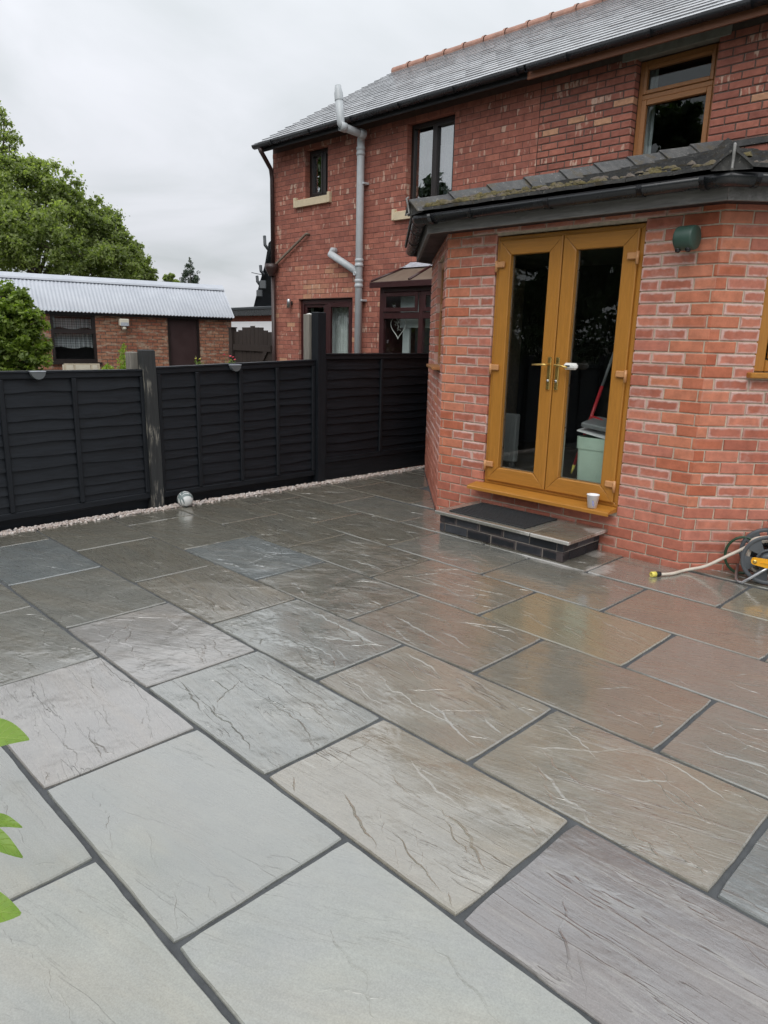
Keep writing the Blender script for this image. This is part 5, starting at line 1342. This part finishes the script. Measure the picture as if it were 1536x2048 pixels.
core_wall(mb, wallO, gU, gN, uR-LEN, uR, GZ+.003, eaveZ+.02, gh, -.22, 0)
bk = wallO-gN*2.5
mb.obox(wallO+gU*(uR-.11)-gN*1.4+Zv*((GZ+eaveZ)/2), gU, gN, Zv, (.11, 1.17, (eaveZ-GZ)/2)); mb.obox(wallO+gU*(uR-LEN/2)-gN*2.7+Zv*((GZ+eaveZ)/2), gU, gN, Zv, (LEN/2, .11, (eaveZ-GZ)/2))
mb.build('wall', 'masonry_garage', gar, uvfn=lambda v: ((v-wallO).dot(gU)+(v-wallO).dot(gN), v.z))
# corrugated roof: two slopes
ridge = plane_hit(445, 572, GE-gN*.85, gN); RGZ = ridge.z; uE = (GE-wallO).dot(gU); uEr = (ridge-wallO).dot(gU)
def corr(front):
    vs = []; fs = []; n = int(LEN/.019); 
    for i_ in range(n+1):
        u = uE-(LEN+.3)*i_/n; a_ = .014*math.cos(2*math.pi*u/.076)
        e_ = wallO+gU*u+gN*(.16 if front else -2.5)+Zv*(eaveZ+a_); r_ = wallO+gU*(u+(uEr-uE)*(1))+gN*(.16-.85 if front else .16-.85)+Zv*(RGZ-.03+a_)
        vs += [e_, r_, e_-Zv*.004]
    for i_ in range(n): fs += [(3*i_, 3*i_+3, 3*i_+4, 3*i_+1), (3*i_, 3*i_+2, 3*i_+5, 3*i_+3)]
    if not front: fs = [f_[::-1] for f_ in fs]
    return MB().add(vs, fs, None, True).build('corrugated_roof', 'corr', gar)
rf = corr(True); corr(False)
rid = MB(); P_ = wallO+gU*uEr+gN*(.16-.85); 
rid.prism([P_+gN*.14+Zv*(RGZ-.115), P_+gN*.12+Zv*(RGZ-.075), P_+Zv*(RGZ+.015), P_-gN*.14+Zv*(RGZ-.06), P_-gN*.13+Zv*(RGZ-.08)], -gU*(LEN+.3)); rid.build('ridge_capping', 'corr', gar)
gd = MB(); gd.prism([wallO+gU*uR-gN*.02+Zv*(eaveZ+.0), wallO+gU*uR-gN*2.5+Zv*eaveZ, wallO+gU*uR-gN*.69+Zv*(RGZ-.06)], -gU*.2); gd.build('gable', 'masonry_garage', gar, uvfn=lambda v: ((v-wallO).dot(gN), v.z))
MB().obox(wallO+gU*(uR-LEN/2)+gN*.05+Zv*(eaveZ-.035), gU, gN, Zv, (LEN/2, .02, .03)).build('eave_board', 'black_paint', gar)
def gbox(name, u0, u1, z0, z1, n0, n1, mat, parent=gar, bev=0.0): return MB().obox(wallO+gU*((u0+u1)/2)+gN*((n0+n1)/2)+Zv*((z0+z1)/2), gU, gN, Zv, ((u1-u0)/2, (n1-n0)/2, (z1-z0)/2), bev).build(name, mat, parent)
gdoor = gbox('door', dU0+.05, dU1-.05, GZ+.02, eaveZ-.10, -.08, -.04, 'door_maroon')
fm = MB()
for (a, b, c, d) in ((dU0, dU0+.05, GZ, eaveZ-.05), (dU1-.05, dU1, GZ, eaveZ-.05), (dU0+.05, dU1-.05, eaveZ-.10, eaveZ-.05)): fm.obox(wallO+gU*((a+b)/2)-gN*.03+Zv*((c+d)/2), gU, gN, Zv, ((b-a)/2, .04, (d-c)/2))
fm.build('door_frame', 'dark_upvc', gar)
fm = MB(); ww = .06; zm = wz0+(wz1-wz0)*.64
for (a, b, c, d) in ((wU0, wU0+ww, wz0, wz1), (wU1-ww, wU1, wz0, wz1), (wU0+ww, wU1-ww, wz1-ww, wz1), (wU0+ww, wU1-ww, wz0, wz0+ww), (wU0+ww, wU1-ww, zm-.045, zm+.045)): fm.obox(wallO+gU*((a+b)/2)-gN*.05+Zv*((c+d)/2), gU, gN, Zv, ((b-a)/2, .04, (d-c)/2))
gw = fm.build('window', 'dark_upvc', gar); gbox('glass', wU0+ww*.5, wU1-ww*.5, wz0+ww*.5, wz1-ww*.5, -.066, -.06, 'glass', gw)
def gsheet(u0, u1, z0, z1, n, folds, amp, mat):
    k = folds*8; vs = []; 
    for i_ in range(k+1):
        f_ = i_/k; w = amp*math.sin(2*math.pi*folds*f_); sag = .02*math.sin(3*math.pi*f_)
        for z in (z0+sag, z1): vs.append(wallO+gU*(u0+(u1-u0)*f_)+gN*(n+w)+Zv*z)
    MB().add(vs, [(2*i_, 2*i_+2, 2*i_+3, 2*i_+1) for i_ in range(k)], None, True).build('net_curtain', mat, gw)
gsheet(wU0+ww, wU1-ww, zm+.06, wz1-.1, -.16, 9, .015, 'plaid'); gsheet(wU0+ww, wU1-ww, wz0+.30, zm-.05, -.16, 8, .018, 'plaid'); gbox('room', wU0-.1, wU1+.1, wz0-.1, wz1, -.6, -.55, 'room_dark')
gbox('window_sill', wU0-.05, wU1+.08, wz0-.05, wz0, -.02, .06, 'dark_upvc')
# box on the outbuilding wall
lu, lz = gu(246, 650)
al = thing('floodlight', wallO+gU*lu+Zv*(lz-.1), 'cream box floodlight with sensor on the outbuilding wall', 'floodlight')
s_ = .0098
gbox('lamp_housing', lu-.10, lu+.10, lz-.02, lz+.13, .02, .15, 'cream_plastic', al, .012); gbox('lamp_glass', lu-.085, lu+.085, lz-.02, lz+.055, .151, .155, 'lead', al); gbox('wall_bracket', lu-.04, lu+.04, lz-.06, lz-.022, .0005, .10, 'cream_plastic', al); MB().lathe(wallO+gU*lu+gN*.09+Zv*(lz-.065), (gN.x, gN.y, -.5), [(.0001, -.04), (.045, -.04), (.05, .0), (.04, .04), (.0001, .055)], 14).build('sensor', 'cream_plastic', al)
# cream timber tray beneath its window
tu0, tu1 = gu(123, 735)[0], gu(193, 735)[0]; tz = gu(160, 726)[1]
ctr = thing('cold_frame', wallO+gU*((tu0+tu1)/2)+Zv*GZ, 'cream timber cold frame under the outbuilding window', 'cold frame')
for (a, b, c, d) in ((tu0, tu1, tz-.03, tz), (tu0, tu1, GZ+.005, GZ+.05), (tu0, tu0+.035, GZ+.05, tz-.03), (tu1-.035, tu1, GZ+.05, tz-.03), (tu0+(tu1-tu0)*.27, tu0+(tu1-tu0)*.27+.03, GZ+.05, tz-.03), (tu0+(tu1-tu0)*.74, tu0+(tu1-tu0)*.74+.03, GZ+.05, tz-.03)): gbox('frame_bar', a, b, c, d, .30, .36, 'timber_cream', ctr)
gbox('back_panel', tu0, tu1, GZ+.01, tz-.03, .12, .15, 'cream_plastic', ctr)

# brown gate between outbuilding and house, and the low building behind it
gp0, gp1 = at_d(470, 700, 14.6), at_d(545, 700, 13.6)
gp0 = Vector((gp0.x, gp0.y, GZ)); gp1 = Vector((gp1.x, gp1.y, GZ)); gtU = (gp1-gp0).normalized(); gtN = Vector((gtU.y, -gtU.x, 0)); gl = (gp1-gp0).length
gate = thing('gate', (gp0+gp1)/2, 'dark brown arched timber gate beside the house corner', 'gate')
topz = at_d(505, 652, 14.1).z
nb = 9
for k in range(nb):
    f_ = (k+.5)/nb; zt = topz-.14*(2*f_-1)**2+(-.02 if k % 2 else 0); c = gp0+gtU*gl*f_
    MB().obox(c+Zv*((zt-GZ)/2+.02), gtU, gtN, Zv, (gl/nb/2-.004, .012, (zt-GZ)/2-.02), .003).build('board', 'gate_brown', gate)
for z in (.35, topz-.42-GZ): MB().obox((gp0+gp1)/2+gtN*.03+Zv*z, gtU, gtN, Zv, (gl/2, .015, .06)).build('ledge', 'gate_brown', gate)
MB().obox((gp0+gp1)/2+gtN*.03+Zv*((.35+topz-.42-GZ)/2), gtU*gl*.8+Zv*(topz-.77-GZ), gtN, (gtU*gl*.8+Zv*(topz-.77-GZ)).cross(gtN), (math.hypot(gl*.8, topz-.77-GZ)/2, .013, .05)).build('brace', 'gate_brown', gate)
gpost = thing('gate_post', gp0-gtU*.08, 'dark timber post between outbuilding corner and brown gate', 'post')
MB().obox(gp0-gtU*.08+Zv*((topz-.05-GZ)/2), gtU, gtN, Zv, (.06, .06, (topz-.05-GZ)/2), .006).build('post_shaft', 'gate_brown', gpost); MB().obox(gp0-gtU*.08+Zv*(topz-.037-GZ), gtU, gtN, Zv, (.07, .07, .012)).build('post_cap', 'gate_brown', gpost)
dB = 24.0
b0_, b1_ = at_d(452, 640, dB+1.5), at_d(560, 640, dB-1.5); b0_ = Vector((b0_.x, b0_.y, GZ)); b1_ = Vector((b1_.x, b1_.y, GZ)); aU = (b1_-b0_).normalized(); aN = Vector((aU.y, -aU.x, 0)); al_ = (b1_-b0_).length
zf1 = at_d(500, 617, dB).z; zf0 = at_d(500, 632, dB).z; zw = at_d(500, 643, dB).z; zw2 = at_d(500, 655, dB).z
lowb = thing('flat_roof_extension', (b0_+b1_)/2, 'flat roofed brick extension with black fascia beyond the gate', 'extension')
MB().obox((b0_+b1_)/2-aN*1.6+Zv*((zf0-GZ)/2), aU, aN, Zv, (al_/2-.1, 1.5, (zf0-GZ)/2)).build('wall', 'masonry_red', lowb, uvfn=lambda v: ((v-b0_).dot(aU), v.z)); MB().obox((b0_+b1_)/2-aN*1.6+Zv*((zf0+zf1)/2-GZ), aU, aN, Zv, (al_/2, 1.75, (zf1-zf0)/2), .02).build('fascia_board', 'gutter_black', lowb)
MB().obox((b0_+b1_)/2+aN*.12+Zv*(zf1-.01-GZ), aU, aN, Zv, (al_/2, .06, .05), .02).build('gutter', 'far_slate', lowb)
MB().obox((b0_+b1_)/2+aN*.0+Zv*((zw+zw2)/2-.2-GZ), aU, aN, Zv, (al_/2-.12, .03, (zw-zw2)/2+.2)).build('white_panel', 'paper_white', lowb)
# next pair of houses along the row, seen almost edge-on
fh = thing('far_house', (-24, 13, GZ), 'dark end of the next house seen edge-on beyond the wall corner', 'house')
def dpt(x, y, d): return at_d(x, y, d)
pA, pB, pC, pD = dpt(552, 470, 22), dpt(537, 486, 22), dpt(507, 614, 24), dpt(552, 622, 24)
pe, pf = dpt(529, 532, 22.5), dpt(519, 566, 23)
MB().prism([pA, pB, pe, pf, pC, pD], ray(545, 560)*1.5).build('slate_roof', 'far_slate', fh)
for (x, y0_, y1_, d) in ((530, 490, 472, 22), (522, 542, 531, 22.5), (515, 563, 552, 23)):
    p, q = dpt(x, y0_, d), dpt(x-1, y1_, d); MB().tube([dpt(x+6, y0_+8, d), p, q], .05, 8).build('vent_pipe', 'far_slate', fh)
for (x0_, y0_, w_, h_, d) in ((519, 561, 13, 17, 22.6), (513, 580, 12, 14, 23)):
    c = dpt(x0_+w_/2, y0_+h_/2, d); MB().obox(c, CR, CF, CD, (w_/2*d/FPX, .04, h_/2*d/FPX), .02).build('skylight', 'far_slate', fh)
MB().tube([dpt(503, 545, 22.6), dpt(526, 550, 22.6)], .012, 6).build('aerial', 'far_slate', fh)

# ================================================================== TREES AND SHRUBS
def leaves(centres, radii, n, size, seed, flat=.6, hang=.2, tone=None, aspect=.55, shell=.35):
    """many leaf-sized faces spread through clumps; returns arrays"""
    g = np.random.default_rng(seed); centres = np.array(centres); radii = np.array(radii); w = radii**2.2; w /= w.sum()
    idx = g.choice(len(centres), n, p=w); d = g.normal(size=(n, 3)); d /= np.linalg.norm(d, axis=1)[:, None]
    rr = np.abs(g.normal(0, .62, n)) if shell > .4 else g.uniform(0, 1, n)**shell; p = centres[idx]+d*(rr*radii[idx])[:, None]*np.array([1, 1, .85])
    nr = d*.5+g.normal(size=(n, 3))*.7+np.array([0, 0, flat]); nr /= np.linalg.norm(nr, axis=1)[:, None]
    t = np.cross(nr, g.normal(size=(n, 3))); t /= np.linalg.norm(t, axis=1)[:, None]; t[:, 2] -= hang; t /= np.linalg.norm(t, axis=1)[:, None]
    b = np.cross(nr, t); b /= np.linalg.norm(b, axis=1)[:, None]
    s = size*g.uniform(.6, 1.35, n)[:, None]
    V = np.stack([p-t*s, p+b*s*aspect, p+t*s, p-b*s*aspect], 1).reshape(-1, 3)
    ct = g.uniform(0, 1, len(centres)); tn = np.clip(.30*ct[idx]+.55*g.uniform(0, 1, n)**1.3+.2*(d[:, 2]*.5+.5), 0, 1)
    return V, np.repeat(tn, 4)
def leaf_obj(name, V, tn, mat, parent):
    n = len(V)//4; lo, hi = V.min(0), V.max(0); o = Vector(((lo[0]+hi[0])/2, (lo[1]+hi[1])/2, lo[2])); me = bpy.data.meshes.new(name)
    me.vertices.add(4*n); me.vertices.foreach_set('co', (V-np.array(o)).astype(np.float32).ravel()); me.loops.add(4*n); me.loops.foreach_set('vertex_index', np.arange(4*n, dtype=np.int32))
    me.polygons.add(n); me.polygons.foreach_set('loop_start', np.arange(0, 4*n, 4, dtype=np.int32)); me.polygons.foreach_set('loop_total', np.full(n, 4, dtype=np.int32)); me.update()
    at = me.attributes.new('leaf', 'FLOAT', 'POINT'); at.data.foreach_set('value', tn.astype(np.float32)); me.materials.append(MATS[mat]); me.validate()
    ob = bpy.data.objects.new(name, me); col.objects.link(ob); place(ob, o, parent); return ob
def tree(name, base, blobs, n, size, mat, label, cat='tree', group=None, seed=1, sub=9, trunk_r=.16, hang=.2, flat=.6, shell=.35):
    """blobs: (centre, radius) big masses; each breaks up into clumps joined to the trunk by limbs"""
    g = random.Random(seed); t = thing(name, base, label, cat, group); cs, rs = [], []; limb = MB()
    bt = Vector(base); top = max((c for c, r in blobs), key=lambda c: c.z); tp = [bt, bt.lerp(top, .35)+Vector((g.uniform(-.2, .2), g.uniform(-.2, .2), 0)), bt.lerp(top, .7)+Vector((g.uniform(-.2, .2), g.uniform(-.2, .2), 0)), top]
    tr = MB().tube(smooth(tp, 5), [trunk_r*(1-.9*i_/15) for i_ in range(16)], 8).build('trunk', 'bark', t)
    for c, r in blobs:
        st = bt.lerp(top, min(.8, max(.2, (c.z-bt.z)/max(.1, top.z-bt.z)*.55))); limb.tube(smooth([st, st.lerp(c, .5)+Vector((0, 0, -.1*r)), c], 4), [trunk_r*.45*(1-.8*i_/8) for i_ in range(9)], 6)
        for k in range(sub):
            d = Vector((g.gauss(0, 1), g.gauss(0, 1), g.gauss(0, .9))).normalized()*r*g.uniform(.45, 1.0); q = c+d; cs.append(tuple(q)); rs.append(r*g.uniform(.13, .30))
            if k < 6: limb.tube([c, c.lerp(q, .5)+Vector((0, 0, .05*r)), q+d*.15], [trunk_r*.16, trunk_r*.11, .006], 4)
        cs.append(tuple(c)); rs.append(r*.55)
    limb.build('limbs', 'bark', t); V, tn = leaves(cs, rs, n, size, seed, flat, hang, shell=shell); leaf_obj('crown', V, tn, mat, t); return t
def blob(px, py, pr_, d, dd=0.0): return (at_d(px, py, d+dd), pr_*d/FPX)
D1 = 30.0
G_ = 'trees behind the outbuilding'
def base_at(px, d): p = at_d(px, 600, d); return (p.x, p.y, GZ)
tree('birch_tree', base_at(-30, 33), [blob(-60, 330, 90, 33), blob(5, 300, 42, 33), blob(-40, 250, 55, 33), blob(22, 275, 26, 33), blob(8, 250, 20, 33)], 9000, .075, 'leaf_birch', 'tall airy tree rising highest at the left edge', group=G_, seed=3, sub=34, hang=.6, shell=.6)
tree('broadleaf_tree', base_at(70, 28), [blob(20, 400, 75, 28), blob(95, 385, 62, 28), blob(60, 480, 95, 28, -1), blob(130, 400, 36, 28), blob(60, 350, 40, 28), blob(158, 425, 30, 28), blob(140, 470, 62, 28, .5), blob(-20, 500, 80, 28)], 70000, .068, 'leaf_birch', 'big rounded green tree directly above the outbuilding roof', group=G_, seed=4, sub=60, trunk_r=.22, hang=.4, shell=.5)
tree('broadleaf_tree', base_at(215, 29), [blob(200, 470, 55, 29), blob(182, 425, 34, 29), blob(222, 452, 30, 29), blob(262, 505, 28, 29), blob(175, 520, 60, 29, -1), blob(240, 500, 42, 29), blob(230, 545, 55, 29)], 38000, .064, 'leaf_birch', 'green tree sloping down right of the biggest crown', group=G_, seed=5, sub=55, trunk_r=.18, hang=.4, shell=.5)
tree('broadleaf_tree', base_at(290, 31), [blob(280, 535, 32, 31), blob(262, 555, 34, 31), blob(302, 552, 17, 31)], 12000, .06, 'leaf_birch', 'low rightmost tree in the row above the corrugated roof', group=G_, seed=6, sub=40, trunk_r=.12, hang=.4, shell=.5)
tree('far_bush', base_at(340, 33), [blob(338, 560, 16, 33), blob(352, 565, 12, 33)], 1800, .07, 'leaf_birch', 'pale low bush between the tree row and the little conifer', 'bush', seed=8, sub=8, trunk_r=.06)
# little conifer over the roof ridge
cb_ = base_at(382, 36); ct = thing('conifer', cb_, 'small dark pointed conifer over the right roof ridge', 'tree'); topc = at_d(380, 515, 36)
MB().tube([cb_, (topc.x, topc.y, topc.z)], [.12, .01], 6).build('trunk', 'bark', ct); cs, rs = [], []; gg_ = random.Random(5); hz_ = topc.z-GZ
for k in range(110):
    f_ = gg_.uniform(0, 1)**.75*1.75; z = topc.z-f_; r_ = .05+f_*.50; a_ = gg_.uniform(0, 6.28); q = gg_.uniform(.25, 1.0)*r_; cs.append((topc.x+math.cos(a_)*q, topc.y+math.sin(a_)*q, z-q*.12)); rs.append(.05+.09*f_)
V, tn = leaves(cs, rs, 6500, .055, 9, .2, .3, aspect=.3); leaf_obj('crown', V, tn, 'leaf_conifer', ct)
# twig of a conifer poking out at the right of the tree row
# big shrub next door
sd = 9.2
tree('laurel_shrub', (at_d(20, 740, sd).x, at_d(20, 740, sd).y, GZ), [blob(15, 640, 62, sd), blob(45, 660, 52, sd), blob(-30, 660, 80, sd), blob(30, 600, 38, sd), blob(50, 710, 50, sd), blob(-5, 720, 60, sd), blob(75, 645, 24, sd), blob(10, 580, 22, sd)], 15000, .034, 'leaf_laurel', 'dense glossy green shrub against the outbuilding window', 'shrub', seed=21, sub=40, trunk_r=.05, flat=.8, hang=.1, shell=.3)
# small lime conifer by the post
sp = 7.6
def plume(name, px, py0, py1, d, w, label, seed, mat='leaf_lime', n=420):
    b = at_d(px, 745, d); t = thing(name, (b.x, b.y, GZ), label, 'plant'); tp = at_d(px, py0, d); MB().tube([(b.x, b.y, GZ), tuple(tp)], [.012, .003], 6).build('stem', 'stem_green', t); g = random.Random(seed); cs, rs = [], []
    for k in range(26):
        f_ = k/25; z = tp.z-f_*(tp.z-at_d(px, py1, d).z); r_ = w*d/FPX*(.15+.85*f_); a_ = k*2.4; cs.append((tp.x+math.cos(a_)*r_*.6, tp.y+math.sin(a_)*r_*.6, z)); rs.append(r_*.5+.012)
    V, tn = leaves(cs, rs, n, .022, seed, .4, -.3, aspect=.28); leaf_obj('foliage', V, tn, mat, t)
plume('lime_conifer', 246, 688, 742, 8.0, 16, 'bright lime green young conifer above the fence', 31)
plume('lime_conifer', 215, 728, 745, 8.0, 16, 'low lime green sprig left of the young conifer', 32, n=160)
plume('lime_conifer', 262, 728, 745, 8.2, 14, 'low lime green sprig touching the weathered fence post', 33, n=150)
for (px, py, lab, sd_) in ((395, 712, 'thin flowering sprig in front of the maroon door', 51), (460, 712, 'small red flowering plant by the gate post', 52)):
    b = at_d(px, py, 9.5); t = thing('flower_plant', (b.x, b.y, GZ), lab, 'plant'); st = MB(); g = random.Random(sd_)
    for k in range(5): e_ = Vector((b.x+g.uniform(-.09, .09), b.y+g.uniform(-.09, .09), b.z-g.uniform(-.02, .12))); st.tube([(b.x, b.y, GZ), Vector((b.x, b.y, GZ)).lerp(e_, .6), e_], .004, 4)
    st.build('stem', 'stem_green', t); V, tn = leaves([(b.x, b.y, b.z-.08), (b.x+.05, b.y, b.z-.12), (b.x-.05, b.y+.04, b.z-.14)], [.05, .06, .06], 90, .014, sd_); leaf_obj('foliage', V, tn, 'leaf_laurel', t)
    for k in range(4 if sd_ == 52 else 2): MB().lathe((b.x+g.uniform(-.07, .07), b.y+g.uniform(-.05, .05), b.z-g.uniform(-.02, .06)), (g.uniform(-.4, .4), -.3, 1), [(.0001, 0), (.008, .004), (.018, .014), (.012, .018), (.0001, .012)], 8).build('flower', 'flower_red' if sd_ == 52 else 'hose_yellow', t)
# garden trees behind the camera, seen mirrored in the glass
G2 = 'garden trees mirrored in the glass doors'
for (x, y, h, r, n, mat, lab, sd_) in ((-13.0, -11.5, 11.0, 3.0, 14000, 'leaf_dark', 'tall dark garden tree mirrored in the french doors', 61), (-8.5, -12.5, 9.0, 2.8, 12000, 'leaf_dark', 'dark garden tree mirrored beside the tall one', 62), (-20.0, -6.5, 8.5, 2.2, 10000, 'leaf_conifer', 'dark garden tree mirrored low in the upstairs window', 63), (-4.5, -11.0, 8.0, 2.6, 10000, 'leaf_dark', 'dark garden tree mirrored in the right door pane', 64), (-27.0, -5.0, 12.5, 4.0, 12000, 'leaf_dark', 'broad garden tree mirrored in the small upstairs window', 65)):
    bl = [(Vector((x, y, GZ+h*.72)), r*.75), (Vector((x+r*.4, y, GZ+h*.5)), r*.8), (Vector((x-r*.4, y+.5, GZ+h*.48)), r*.8), (Vector((x, y, GZ+h*.88)), r*.45), (Vector((x, y+.4, GZ+h*.28)), r*.75)]
    tree('garden_tree', (x, y, GZ), bl, n, .17, mat, lab, group=G2, seed=sd_, sub=12, trunk_r=.25)
hd2 = thing('hedge', (-31, -9, GZ), 'dark boundary hedge mirrored low in the patio door', 'hedge'); cs, rs = [], []; gh_ = random.Random(4)
for k in range(260): cs.append((-31+gh_.uniform(-.6, .6), gh_.uniform(-22, 4), gh_.uniform(GZ+.2, 4.6)*(1 if k % 3 else .6))); rs.append(gh_.uniform(.5, .85))
V, tn = leaves(cs, rs, 22000, .13, 72, .3, .1); leaf_obj('foliage', V, tn, 'leaf_dark', hd2)
for k in range(10): MB().tube([(-31, -21+k*2.5, GZ), (-30.9, -21+k*2.5, 3.2)], [.06, .02], 6).build('stem', 'bark', hd2)
hd = thing('hedge', (-10, -9.5, GZ), 'tall dark garden hedge mirrored low in the glass doors', 'hedge'); cs, rs = [], []; gh_ = random.Random(3)
for k in range(330): cs.append((gh_.uniform(-24, 2), -9.5+gh_.uniform(-.6, .6), gh_.uniform(GZ+.2, 4.9)*(1 if k % 3 else .6))); rs.append(gh_.uniform(.4, .75))
V, tn = leaves(cs, rs, 34000, .10, 71, .3, .1); leaf_obj('foliage', V, tn, 'leaf_dark', hd)
for k in range(12): MB().tube([(-21.5+k*2, -9.5, GZ), (-21.4+k*2, -9.45, 3.2)], [.06, .02], 6).build('stem', 'bark', hd)
# leafy shrub beside the camera: a few leaves reach into the picture
near = thing('leafy_shrub', (-1.30, .12, 0), 'bright green leaves of a shrub at the left edge foreground', 'shrub')
def big_leaf(base, tip, width, curl, idx):
    base, tip = Vector(base), Vector(tip); d = tip-base; ln = d.length; t = d.normalized(); s_ = t.cross(Vector((.25, -.2, 1))).normalized(); up = s_.cross(t); n = 14; vs = []; fs = []; uvs = []
    for i_ in range(n+1):
        f_ = i_/n; w = width*math.sin(math.pi*min(1, f_**.8*.97+.02))**.85*(1-.15*f_); c = base+t*ln*f_+up*(curl*math.sin(math.pi*f_)-curl*.8*f_*f_)
        wob = .0025*math.sin(9*f_+idx)
        for k, q in ((-1, .22), (-.5, .09), (0, 0), (.5, .09), (1, .22)): vs.append(c+s_*w*k+up*(w*q+wob*abs(k))); uvs.append((f_, k))
    for i_ in range(n):
        for k in range(4): fs.append((5*i_+k, 5*i_+k+1, 5*i_+k+6, 5*i_+k+5))
    mb = MB(); mb.add(vs, fs, random.Random(idx).uniform(.2, .9), True); return mb.build('leaf', 'leaf_near', near, uvfn=uvs)
dn_ = .92
leafdef = [((-95, 1492), (54, 1474), .036, .98), ((-60, 1652), (40, 1648), .015, 1.0), ((-90, 1655), (44, 1708), .018, .97), ((-80, 1838), (36, 1822), .030, .95), ((-160, 1560), (-30, 1600), .028, 1.05), ((-150, 1740), (-30, 1760), .028, .98), ((-180, 1420), (-60, 1430), .03, 1.0), ((-170, 1900), (-50, 1930), .03, .95), ((-120, 1800), (-10, 1900), .02, 1.05)]
stem_top = at_d(-140, 1380, .98); stem_bot = Vector((stem_top.x-.03, stem_top.y-.02, 0)); stp = [stem_bot, stem_bot.lerp(stem_top, .5)+Vector((.02, .02, 0)), stem_top]
stm = MB().tube(smooth(stp, 5), [.008, .008, .007, .007, .007, .006, .006, .005, .005, .004, .003], 8)
for i_, (b_, t_, w_, d_) in enumerate(leafdef):
    B_, T_ = at_d(*b_, d_), at_d(*t_, d_-.02); big_leaf(B_, T_, w_, .008, i_)
    f_ = max(0, min(1, (B_.z-.1)/max(.1, stem_top.z))); stm.tube([stem_bot.lerp(stem_top, f_), B_.lerp(stem_bot.lerp(stem_top, f_), .3)+Vector((0, 0, .01)), B_], .002, 5)
stm.build('stem', 'stem_green', near)
